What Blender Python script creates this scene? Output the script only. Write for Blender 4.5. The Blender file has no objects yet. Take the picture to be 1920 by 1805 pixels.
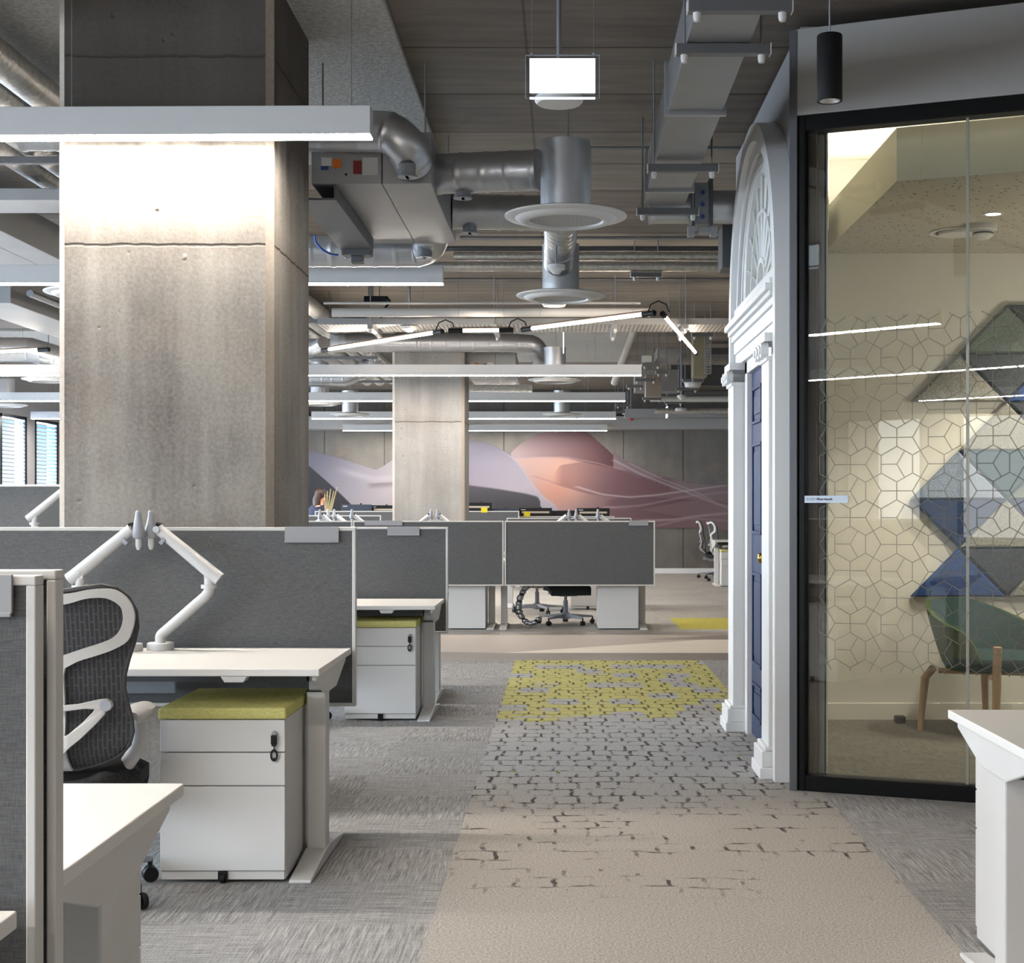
import bpy, bmesh, math, random
import numpy as np
from mathutils import Vector, Matrix
random.seed(7)
rng = np.random.default_rng(5)
C = bpy.context.scene.collection
PI = math.pi
F, VX, VY, H = 2750.0, 1057.0, 950.0, 1.28     # focal length in px of the 1920x1805 frame, vanishing point, eye height

def at(px, py, d):
    """pixel + depth -> point in the room"""
    return Vector(((px - VX) * d / F, d, H - (py - VY) * d / F))

# ------------------------------------------------------------------ materials
def S(r, g, b):
    f = lambda c: (c / 255 / 12.92) if c / 255 <= .04045 else ((c / 255 + .055) / 1.055) ** 2.4
    return (f(r), f(g), f(b), 1)

class NT:
    def __init__(s, name):
        s.m = bpy.data.materials.new(name); s.m.use_nodes = True
        s.t = s.m.node_tree; s.t.nodes.clear()
        s.out = s.t.nodes.new('ShaderNodeOutputMaterial')
    def n(s, typ, **kw):
        nd = s.t.nodes.new(typ)
        for k, v in kw.items(): setattr(nd, k, v)
        return nd
    def l(s, a, b): s.t.links.new(a, b)
    def setin(s, sock, v):
        if isinstance(v, bpy.types.NodeSocket): s.l(v, sock)
        else: sock.default_value = v
    def coord(s, scale=(1, 1, 1), loc=(0, 0, 0)):
        tc = s.n('ShaderNodeTexCoord'); mp = s.n('ShaderNodeMapping')
        mp.inputs['Scale'].default_value = scale; mp.inputs['Location'].default_value = loc
        s.l(tc.outputs['Object'], mp.inputs['Vector']); return mp.outputs['Vector']
    def xyz(s):
        tc = s.n('ShaderNodeTexCoord'); sp = s.n('ShaderNodeSeparateXYZ')
        s.l(tc.outputs['Object'], sp.inputs[0]); return sp.outputs
    def noise(s, vec, scale=5, detail=3, rough=.5, dist=0):
        nd = s.n('ShaderNodeTexNoise'); s.l(vec, nd.inputs['Vector'])
        nd.inputs['Scale'].default_value = scale; nd.inputs['Detail'].default_value = detail
        nd.inputs['Roughness'].default_value = rough; nd.inputs['Distortion'].default_value = dist
        return nd.outputs['Fac']
    def math(s, op, a, b=0.0, c=None, clamp=False):
        nd = s.n('ShaderNodeMath', operation=op); nd.use_clamp = clamp
        s.setin(nd.inputs[0], a); s.setin(nd.inputs[1], b)
        if c is not None: s.setin(nd.inputs[2], c)
        return nd.outputs[0]
    def ramp(s, fac, a, b, lo=0.0, hi=1.0, interp='LINEAR'):
        """map fac from [a,b] to [lo,hi], clamped"""
        nd = s.n('ShaderNodeMapRange', interpolation_type=interp); nd.clamp = True
        s.setin(nd.inputs[0], fac)
        for i, v in enumerate((a, b, lo, hi)): s.setin(nd.inputs[i + 1], v)
        return nd.outputs[0]
    def mix(s, fac, a, b, blend='MIX'):
        nd = s.n('ShaderNodeMix', data_type='RGBA', blend_type=blend)
        s.setin(nd.inputs[0], fac); s.setin(nd.inputs[6], a); s.setin(nd.inputs[7], b)
        return nd.outputs[2]
    def bump(s, h, strength=.3, dist=.01):
        nd = s.n('ShaderNodeBump'); s.l(h, nd.inputs['Height'])
        nd.inputs['Strength'].default_value = strength; nd.inputs['Distance'].default_value = dist
        return nd.outputs['Normal']
    def bsdf(s, col, rough=.5, metal=0.0, normal=None, spec=.5, **kw):
        b = s.n('ShaderNodeBsdfPrincipled')
        s.setin(b.inputs['Base Color'], col); s.setin(b.inputs['Roughness'], rough); s.setin(b.inputs['Metallic'], metal)
        b.inputs['Specular IOR Level'].default_value = spec
        if normal is not None: s.l(normal, b.inputs['Normal'])
        for k, v in kw.items(): s.setin(b.inputs[k], v)
        s.l(b.outputs[0], s.out.inputs['Surface']); return b

def pbr(name, col, rough=.5, metal=0.0, var=0.0, vscale=8, stretch=(1, 1, 1), bump=0.0, bscale=60, spec=.5):
    t = NT(name); c = S(*col); nrm = None
    if var or bump: v = t.coord(stretch)
    if var:
        k = t.ramp(t.noise(v, vscale, 4), .25, .75, 1 - var, 1 + var)
        cc = t.n('ShaderNodeMix', data_type='RGBA', blend_type='MULTIPLY'); cc.inputs[0].default_value = 1
        cc.inputs[6].default_value = c; t.l(k, cc.inputs[7]); c = cc.outputs[2]
    if bump: nrm = t.bump(t.noise(v, bscale, 3), bump, .004)
    t.bsdf(c, rough, metal, nrm, spec); return t.m

def emis(name, col, strength):
    t = NT(name); e = t.n('ShaderNodeEmission'); e.inputs[0].default_value = S(*col); e.inputs[1].default_value = strength
    t.l(e.outputs[0], t.out.inputs['Surface']); return t.m

M = {}
M['white'] = pbr('white_powder_coat', (205, 203, 200), .45, var=.015, vscale=3)
M['laminate'] = pbr('white_laminate', (222, 219, 214), .38, var=.012, vscale=2)
M['gloss'] = pbr('white_joinery_paint', (230, 230, 229), .4, var=.015, vscale=3)
M['greypaint'] = pbr('light_grey_wall_paint', (150, 150, 152), .6, var=.02, vscale=2)
M['bulk'] = pbr('bulkhead_paint', (160, 158, 155), .6, var=.02, vscale=2)
M['frame'] = pbr('screen_frame_alu', (206, 203, 198), .4)
M['holder'] = pbr('frosted_holder', (150, 150, 151), .35)
M['black'] = pbr('black_plastic', (22, 22, 24), .5, spec=.25)
M['blackmetal'] = pbr('black_frame_metal', (12, 12, 12), .45, spec=.15)
M['darkgrey'] = pbr('dark_grey_steel', (86, 87, 90), .5, .3, var=.1)
M['slategrey'] = pbr('slate_grey_plastic', (126, 130, 137), .45)
M['silverplast'] = pbr('silver_grey_plastic', (150, 152, 158), .4)
M['steel'] = pbr('brushed_steel', (165, 168, 172), .35, .9, var=.1, vscale=4)
M['brass'] = pbr('polished_brass', (190, 150, 70), .2, 1.0)
M['blue'] = pbr('navy_gloss_door_paint', (34, 50, 86), .5, var=.03, spec=.25)
M['orange'] = pbr('orange_sticker', (215, 110, 25), .6)
M['red'] = pbr('red_plastic', (170, 25, 25), .4)
M['maroon'] = pbr('maroon_sticker', (120, 28, 26), .6)
M['paper'] = pbr('paper_white', (205, 205, 203), .7)
M['bluesticker'] = pbr('blue_sticker', (40, 60, 130), .6)
M['bluecable'] = pbr('blue_cable', (30, 80, 170), .45)
M['foil'] = pbr('foil_lagging', (196, 194, 188), .36, .75, var=.25, vscale=30, bump=.9, bscale=55)
M['conduit'] = pbr('galvanised_conduit', (140, 142, 146), .4, .8, var=.1)
M['whitepipe'] = pbr('white_pipe', (196, 194, 190), .5)
M['chan'] = pbr('steel_channel', (104, 105, 107), .45, .5)
M['plateedge'] = pbr('clear_plate_edge', (168, 176, 188), .2)
M['wood'] = pbr('oak_leg', (164, 132, 92), .5, var=.15, vscale=6, stretch=(8, 8, 1))
M['skin'] = pbr('skin', (205, 150, 122), .5)
M['hair'] = pbr('dark_brown_hair', (48, 30, 24), .5, var=.3, vscale=30)
M['navy'] = pbr('navy_cloth', (34, 36, 62), .8)
M['straw'] = pbr('dried_stems', (176, 160, 118), .8)
M['yellow'] = pbr('yellow_note', (225, 205, 40), .7)
M['boothwall'] = pbr('booth_wall_paint', (208, 204, 192), .6, var=.02)
M['whiteceil'] = pbr('white_booth_ceiling_paint', (236, 232, 220), .6)
def etchmat():
    t = NT('etched_line'); d = t.n('ShaderNodeBsdfDiffuse'); d.inputs[0].default_value = S(122, 117, 106); tr = t.n('ShaderNodeBsdfTransparent')
    mx = t.n('ShaderNodeMixShader'); mx.inputs[0].default_value = .7; t.l(tr.outputs[0], mx.inputs[1]); t.l(d.outputs[0], mx.inputs[2]); t.l(mx.outputs[0], t.out.inputs['Surface']); return t.m
M['etch'] = etchmat()
M['lettering'] = pbr('dark_lettering', (30, 36, 46), .6)
M['signplate'] = pbr('silver_sign_plate', (168, 178, 188), .35, .3)
M['screenback'] = pbr('navy_screen_back', (40, 52, 68), .4)
M['beige'] = pbr('beige_bar', (196, 182, 160), .5)

def galv():
    t = NT('galvanised_duct'); v = t.coord()
    n = t.noise(v, 3, 4); n2 = t.noise(v, 40, 2)
    c = t.mix(n, S(168, 170, 173), S(206, 208, 211))
    r = t.ramp(n2, .3, .7, .30, .42)
    t.bsdf(c, r, .8); return t.m
M['galv'] = galv()
def galvdull():
    t = NT('dull_galvanised_sheet'); v = t.coord()
    c = t.mix(t.noise(v, 2.5, 4), S(132, 133, 134), S(162, 162, 162))
    t.bsdf(c, .48, .7); return t.m
M['galvdull'] = galvdull()

def fabric(name, dark, light, sx=260, sz=90):
    t = NT(name)
    v1 = t.coord((sz * .25, sz * .25, sx)); v2 = t.coord((sx, sx, sz * .25))
    a = t.noise(v1, 1, 3); b = t.noise(v2, 1, 3)
    k = t.math('ADD', a, b)
    c = t.mix(t.ramp(k, .75, 1.25), S(*dark), S(*light))
    t.bsdf(c, .9, 0, t.bump(k, .25, .002), .2); return t.m
M['screen'] = fabric('charcoal_screen_fabric', (80, 80, 81), (104, 104, 104), 640, 200)
M['lime'] = fabric('mustard_lime_fabric', (176, 170, 100), (210, 204, 134), 500, 300)
M['seatfab'] = fabric('dark_grey_seat_fabric', (34, 34, 36), (60, 60, 62), 400, 300)

def felt(name, c1, c2):
    t = NT(name); v = t.coord()
    n = t.noise(v, 120, 4, .7)
    t.bsdf(t.mix(t.ramp(n, .35, .65), S(*c1), S(*c2)), .95, 0, t.bump(n, .4, .004), .1); return t.m
M['felt_green'] = felt('green_grey_felt', (70, 80, 72), (112, 120, 108))
M['felt_grey'] = felt('warm_grey_felt', (98, 96, 88), (150, 147, 135))
M['felt_blue'] = felt('blue_felt', (30, 48, 88), (58, 80, 128))
M['felt_navy'] = felt('navy_felt', (20, 30, 56), (40, 54, 88))
M['felt_dark'] = felt('charcoal_felt', (40, 42, 44), (72, 74, 74))
M['felt_teal'] = felt('dark_teal_felt', (30, 50, 56), (52, 76, 80))
M['felt_bluegrey'] = felt('blue_grey_felt', (96, 106, 124), (142, 150, 162))
M['chairgreen'] = felt('olive_green_upholstery', (46, 60, 28), (78, 94, 46))
M['chairteal'] = felt('dark_teal_upholstery', (28, 48, 46), (48, 72, 68))

def concrete(name, c1, c2, zs=(), xmod=None, pits=True, streak=.5, warm=(150, 128, 104), stain_shade=0):
    t = NT(name); v = t.coord(); vs = t.coord((6, 6, .5))
    big = t.noise(v, 1.6, 5, .6); st = t.noise(vs, 1, 4, .6); fine = t.noise(v, 60, 5, .7)
    k = t.math('ADD', t.math('MULTIPLY', big, 1 - streak), t.math('MULTIPLY', st, streak))
    k = t.math('ADD', t.math('MULTIPLY', k, .7), t.math('MULTIPLY', fine, .3))
    c = t.mix(t.ramp(k, .33, .68), S(*c1), S(*c2))
    c = t.mix(t.ramp(t.noise(t.coord((1, 1, 1), (3, 1, 7)), 2.3, 4), .55, .75, 0, .22), c, S(*warm))
    x, y, z = t.xyz()
    h = t.math('MULTIPLY', fine, .25)
    if pits:
        vo = t.n('ShaderNodeTexVoronoi'); t.l(v, vo.inputs['Vector']); vo.inputs['Scale'].default_value = 9
        gate = t.ramp(t.noise(v, 4, 2), .52, .6)
        pit = t.math('MULTIPLY', t.ramp(vo.outputs['Distance'], .05, .12, 1, 0), gate)
        c = t.mix(t.math('MULTIPLY', pit, .55), c, S(70, 62, 54)); h = t.math('SUBTRACT', h, pit)
        vo2 = t.n('ShaderNodeTexVoronoi'); t.l(t.coord((1, 1, 1), (.3, .7, .1)), vo2.inputs['Vector']); vo2.inputs['Scale'].default_value = 5.5
        blob = t.math('MULTIPLY', t.ramp(vo2.outputs['Distance'], .03, .08, 1, 0), t.ramp(t.noise(v, 3, 2), .5, .56))
        h = t.math('ADD', h, t.math('MULTIPLY', blob, 1.4))
    wob = t.math('MULTIPLY', t.math('SUBTRACT', t.noise(v, 14, 3), .5), .02)
    for zz in zs:
        d = t.math('ABSOLUTE', t.math('SUBTRACT', t.math('ADD', z, wob), zz))
        ln = t.ramp(d, .002, .008, 1, 0)
        c = t.mix(t.math('MULTIPLY', ln, .75), c, S(60, 54, 48)); h = t.math('SUBTRACT', h, ln)
        halo = t.math('MULTIPLY', t.ramp(d, .0, .09, .4, 0), t.noise(v, 9, 3))
        c = t.mix(halo, c, S(96, 82, 66))
    if xmod:
        per, off, axis = xmod
        a = {'x': x, 'y': y}[axis]
        d = t.math('PINGPONG', t.math('SUBTRACT', a, off), per / 2)
        ln = t.ramp(d, .004, .014, 1, 0)
        c = t.mix(t.math('MULTIPLY', ln, .7), c, S(52, 48, 44)); h = t.math('SUBTRACT', h, ln)
    if stain_shade: c = t.mix(t.math('MULTIPLY', t.ramp(t.math('ADD', z, t.math('MULTIPLY', t.noise(vs, 1.5, 3), .3)), 2.8, 3.0), stain_shade), c, S(58, 53, 49))  # drip stains plus painted shade, darkening the concrete above the bar light
    t.bsdf(c, .85, 0, t.bump(h, .5, .012), .25); return t.m
M['column'] = concrete('board_marked_concrete', (96, 90, 84), (176, 169, 160), zs=(2.36, 3.14), stain_shade=.85)
M['column2'] = concrete('pale_column_concrete', (106, 103, 100), (156, 153, 149), zs=(2.25, 3.1))
M['arris'] = concrete('pale_concrete_arris', (140, 130, 120), (184, 174, 162), pits=False)
M['wallconc'] = concrete('wall_concrete', (90, 87, 83), (120, 116, 111), xmod=(1.15, 1.15, 'x'), pits=False, streak=.3)

def slab():
    t = NT('board_cast_slab'); v = t.coord((1, 1, 1)); vx = t.coord((3, 60, 1)); vm = t.coord((.8, 5, 1))
    x, y, z = t.xyz()
    board = t.math('FLOOR', t.math('DIVIDE', t.math('SUBTRACT', y, 7.09), .8))
    wn = t.n('ShaderNodeTexWhiteNoise', noise_dimensions='1D'); t.l(board, wn.inputs['W'])
    k = t.math('ADD', t.math('MULTIPLY', t.noise(vm, 2, 4), .6), t.math('MULTIPLY', wn.outputs['Value'], .25))
    c = t.mix(t.ramp(k, .2, .65), S(102, 95, 88), S(140, 132, 123))
    sp = t.ramp(t.noise(vx, 1.6, 3, .6), .68, .76)
    c = t.mix(t.math('MULTIPLY', sp, .6), c, S(58, 52, 47))
    d = t.math('PINGPONG', t.math('SUBTRACT', y, 7.09), .4)
    ln = t.ramp(d, .004, .014, 1, 0); c = t.mix(t.math('MULTIPLY', ln, .8), c, S(44, 40, 37))
    d2 = t.math('PINGPONG', t.math('SUBTRACT', x, -.18), 1.25)
    ln2 = t.ramp(d2, .003, .01, 1, 0); c = t.mix(t.math('MULTIPLY', ln2, .5), c, S(50, 46, 42))
    t.bsdf(c, .8, 0, t.bump(t.math('SUBTRACT', t.math('MULTIPLY', k, .2), ln), .4, .01), .25); return t.m
M['slab'] = slab()
def spray():
    t = NT('sprayed_acoustic_ceiling'); v = t.coord(); n = t.noise(v, 38, 4, .75); b = t.noise(v, 1.2, 2)
    c = t.mix(t.ramp(n, .3, .7), S(176, 174, 169), S(226, 224, 219))
    t.bsdf(c, .95, 0, t.bump(n, .9, .03), .1); return t.m
M['spray'] = spray()

def carpet_streak(name, dark, light):
    t = NT(name); v = t.coord(); x, y, z = t.xyz()
    ex = t.noise(t.coord((6, 170, 1)), 1, 4, .65); ey = t.noise(t.coord((130, 6, 1)), 1, 4, .65)
    ck = t.n('ShaderNodeTexChecker'); t.l(t.coord((1, 1, 1), (.408, 0, .01)), ck.inputs['Vector']); ck.inputs['Scale'].default_value = 2.0
    k = t.mix(ck.outputs['Fac'], ex, ey); k2 = t.math('ADD', t.math('MULTIPLY', k, .45), t.math('MULTIPLY', t.math('ADD', ex, ey), .27))
    tile = t.n('ShaderNodeTexWhiteNoise', noise_dimensions='3D')
    fl = t.n('ShaderNodeVectorMath', operation='FLOOR'); t.l(t.coord((2, 2, 0), (.816, 0, 0)), fl.inputs[0]); t.l(fl.outputs[0], tile.inputs['Vector'])
    k2 = t.math('ADD', k2, t.math('MULTIPLY', t.math('SUBTRACT', tile.outputs['Value'], .5), .05))
    g = t.noise(v, 220, 2, .8)
    k3 = t.math('ADD', k2, t.math('MULTIPLY', t.math('SUBTRACT', g, .5), .7))
    c = t.mix(t.ramp(k3, .34, .7), S(*dark), S(*light))
    t.bsdf(c, .97, 0, t.bump(g, .6, .006), .08); return t.m
M['carpet_l'] = carpet_streak('grey_streak_carpet', (106, 104, 103), (196, 193, 190))
M['carpet_b'] = carpet_streak('beige_streak_carpet', (142, 138, 132), (194, 189, 181))
M['carpet_booth'] = carpet_streak('booth_carpet', (78, 75, 69), (124, 120, 112))

def carpet_centre():
    t = NT('crackle_gradient_carpet'); v = t.coord(); x, y, z = t.xyz()
    wv = t.n('ShaderNodeTexNoise'); t.l(v, wv.inputs['Vector']); wv.inputs['Scale'].default_value = 14; wv.inputs['Detail'].default_value = 3
    sub = t.n('ShaderNodeVectorMath', operation='SUBTRACT'); t.l(wv.outputs['Color'], sub.inputs[0]); sub.inputs[1].default_value = (.5, .5, .5)
    sc = t.n('ShaderNodeVectorMath', operation='SCALE'); t.l(sub.outputs[0], sc.inputs[0]); sc.inputs['Scale'].default_value = .034
    wl = t.n('ShaderNodeTexNoise'); t.l(v, wl.inputs['Vector']); wl.inputs['Scale'].default_value = 3.3; wl.inputs['Detail'].default_value = 2
    sl = t.n('ShaderNodeVectorMath', operation='SUBTRACT'); t.l(wl.outputs['Color'], sl.inputs[0]); sl.inputs[1].default_value = (.5, .5, .5)
    sl2 = t.n('ShaderNodeVectorMath', operation='MULTIPLY'); t.l(sl.outputs[0], sl2.inputs[0]); sl2.inputs[1].default_value = (.05, .13, 0)
    ad0 = t.n('ShaderNodeVectorMath', operation='ADD'); t.l(v, ad0.inputs[0]); t.l(sl2.outputs[0], ad0.inputs[1])
    ad = t.n('ShaderNodeVectorMath', operation='ADD'); t.l(ad0.outputs[0], ad.inputs[0]); t.l(sc.outputs[0], ad.inputs[1])
    def brick(w, h, mort, off, shift):
        b = t.n('ShaderNodeTexBrick'); b.offset = off; b.squash = 1
        a2 = t.n('ShaderNodeVectorMath', operation='ADD'); t.l(ad.outputs[0], a2.inputs[0]); a2.inputs[1].default_value = shift
        t.l(a2.outputs[0], b.inputs['Vector'])
        for k, vv in (('Scale', 1), ('Mortar Size', mort), ('Mortar Smooth', .35), ('Bias', 0), ('Brick Width', w), ('Row Height', h)): b.inputs[k].default_value = vv
        b.inputs['Color1'].default_value = (0, 0, 0, 1); b.inputs['Color2'].default_value = (1, 1, 1, 1); b.inputs['Mortar'].default_value = (.5, .5, .5, 1)
        return b
    b1n = brick(.13, .13, .009, .28, (0, 0, 0)); b1m = brick(.095, .15, .010, .31, (.03, .1, 0))
    # base tone: beige in front, greyer beyond; taupe gradient plus painted daylight shading
    yn = t.math('ADD', y, t.math('MULTIPLY', t.math('SUBTRACT', t.noise(v, 1.2, 2), .5), .8))
    base = t.mix(t.ramp(yn, 5.9, 7.0), S(173, 167, 159), S(166, 166, 166))
    fl = t.n('ShaderNodeVectorMath', operation='FLOOR'); t.l(t.coord((2, 2, 0), (.816, 0, 0)), fl.inputs[0])
    wn = t.n('ShaderNodeTexWhiteNoise', noise_dimensions='3D'); t.l(fl.outputs[0], wn.inputs['Vector'])
    base = t.mix(t.math('MULTIPLY', wn.outputs['Value'], .18), base, S(158, 149, 138))
    # yellow cells
    b2 = brick(.2, .3, .004, .37, (.03, .1, 0))
    bfac = t.math('ADD', t.math('MULTIPLY', b1n.outputs['Fac'], t.ramp(yn, 6.2, 6.4, 1, 0)), t.math('MULTIPLY', b1m.outputs['Fac'], t.ramp(yn, 6.2, 6.4)))
    rnd = t.n('ShaderNodeSeparateColor'); t.l(b2.outputs['Color'], rnd.inputs[0])
    big = t.noise(t.coord((1, 2.2, 1)), 1.6, 2)
    amt = t.math('ADD', t.ramp(yn, 8.5, 9.3), t.math('MULTIPLY', t.math('SUBTRACT', big, .5), .9))
    thr = t.ramp(amt, .25, .95, 1.05, .28)
    yel = t.ramp(t.math('SUBTRACT', rnd.outputs[0], thr), -.02, .02)
    yel = t.math('MULTIPLY', yel, t.ramp(y, 8.3, 8.6))
    dab = t.math('MULTIPLY', t.ramp(t.noise(t.coord((14, 7, 1)), 1, 2), .66, .7), t.math('MULTIPLY', t.ramp(yn, 6.3, 6.8), t.ramp(yn, 8.9, 9.3, 1, 0)))
    ycol = t.mix(t.noise(v, 5, 2), S(190, 185, 124), S(172, 166, 102))
    c = t.mix(yel, base, ycol)
    # crackle lines
    gate_n = t.noise(t.coord((1.1, 1.7, 1), (2, 5, 0)), 2.2, 3, .6)
    thr2 = t.ramp(yn, 5.8, 6.9, .49, .36)
    gate = t.ramp(t.math('SUBTRACT', gate_n, thr2), 0, .08)
    thick = t.ramp(t.noise(t.coord((13, 7, 1)), 1, 2), .42, .56, .15, 1)
    gate = t.math('MULTIPLY', gate, t.ramp(y, 4.7, 5.0))
    ln = t.math('MULTIPLY', t.math('MULTIPLY', bfac, gate), thick)
    lcol = t.mix(dab, S(62, 58, 55), S(172, 168, 50))
    c = t.mix(t.math('MULTIPLY', ln, .9), c, lcol)
    g = t.noise(v, 130, 3, .85)
    gm = t.ramp(g, .3, .7, .45, 1.5)
    cc = t.n('ShaderNodeMix', data_type='RGBA', blend_type='MULTIPLY'); cc.inputs[0].default_value = 1
    t.l(c, cc.inputs[6]); t.l(gm, cc.inputs[7])
    t.bsdf(cc.outputs[2], .97, 0, t.bump(g, .25, .004), .08); return t.m
M['carpet_c'] = carpet_centre()
def vinyl(name, c):
    t = NT(name); n = t.noise(t.coord((1, 14, 1)), 3, 4, .6)
    t.bsdf(t.mix(n, S(*[q * .93 for q in c]), S(*[min(255, q * 1.05) for q in c])), .45, 0, None, .35); return t.m
M['vinyl_a'] = vinyl('taupe_wood_vinyl', (160, 150, 140)); M['vinyl_b'] = vinyl('pale_wood_vinyl', (206, 196, 182)); M['vinyl_c'] = vinyl('brown_wood_vinyl', (122, 113, 106))

def meshmat():
    """moulded chair back: rows of tall slots"""
    t = NT('slotted_chair_back'); tc = t.n('ShaderNodeTexCoord')
    sp = t.n('ShaderNodeSeparateXYZ'); t.l(tc.outputs['Object'], sp.inputs[0])
    cb = t.n('ShaderNodeCombineXYZ'); t.l(sp.outputs[2], cb.inputs[0]); t.l(sp.outputs[0], cb.inputs[1])
    b = t.n('ShaderNodeTexBrick'); b.offset = .5; t.l(cb.outputs[0], b.inputs['Vector'])
    for k, vv in (('Scale', 1), ('Mortar Size', .0028), ('Mortar Smooth', .2), ('Brick Width', .05), ('Row Height', .0135)): b.inputs[k].default_value = vv
    c = t.mix(b.outputs['Fac'], S(50, 50, 53), S(76, 76, 79))
    t.bsdf(c, .5, 0, t.bump(b.outputs['Fac'], .8, .004)); return t.m
M['backmesh'] = meshmat()
def perf():
    t = NT('perforated_tray'); x, y, z = t.xyz()
    a = t.math('PINGPONG', x, .02); b = t.math('PINGPONG', y, .05)
    k = t.math('MULTIPLY', t.ramp(a, .008, .012), t.ramp(b, .012, .018))
    t.bsdf(t.mix(k, S(176, 174, 170), S(78, 74, 70)), .5, .5); return t.m
M['perf'] = perf()
def grille():
    t = NT('fine_grille'); x, y, z = t.xyz()
    k = t.ramp(t.math('PINGPONG', x, .004), .001, .003)
    t.bsdf(t.mix(k, S(196, 194, 190), S(120, 118, 115)), .5); return t.m
M['grille'] = grille()
def glass(name, tint, refl=1.0, ior=1.5):
    t = NT(name); fr = t.n('ShaderNodeFresnel'); fr.inputs[0].default_value = ior
    tr = t.n('ShaderNodeBsdfTransparent'); tr.inputs[0].default_value = tint
    gl = t.n('ShaderNodeBsdfGlossy'); gl.inputs['Roughness'].default_value = 0.0; gl.inputs[0].default_value = (1, 1, 1, 1)
    mx = t.n('ShaderNodeMixShader'); t.l(t.math('MULTIPLY', fr.outputs[0], refl, clamp=True), mx.inputs[0]); t.l(tr.outputs[0], mx.inputs[1]); t.l(gl.outputs[0], mx.inputs[2])
    t.l(mx.outputs[0], t.out.inputs['Surface']); return t.m
M['glass'] = glass('tinted_glass', (.95, .955, .925, 1), 1.55)
M['clear'] = glass('clear_acrylic', (.93, .95, .96, 1), 1.5)
def dotted():
    t = NT('dotted_acoustic_board'); vo = t.n('ShaderNodeTexVoronoi'); t.l(t.coord(), vo.inputs['Vector']); vo.inputs['Scale'].default_value = 24
    k = t.ramp(vo.outputs['Distance'],   .15, .2, 1, 0)
    t.bsdf(t.mix(k, S(176, 170, 156), S(70, 64, 56)), .8); return t.m
M['dotted'] = dotted()
M['lightbar'] = emis('bar_diffuser', (255, 246, 236), 115.0)
M['tube'] = emis('tube_diffuser', (255, 238, 218), 55.0)
M['cove'] = emis('cove_strip', (255, 250, 238), 75.0)
M['signlit'] = emis('lit_sign_face', (236, 246, 255), 2.2)
M['edge_glow'] = emis('lit_sign_edge', (226, 240, 255), 2.0)
M['spotglow'] = emis('spot_lamp', (255, 236, 205), 12.0)
M['greenled'] = emis('green_led', (90, 220, 60), 1.5)
def matt(name, c, **k): return pbr(name, c, **k)

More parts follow.
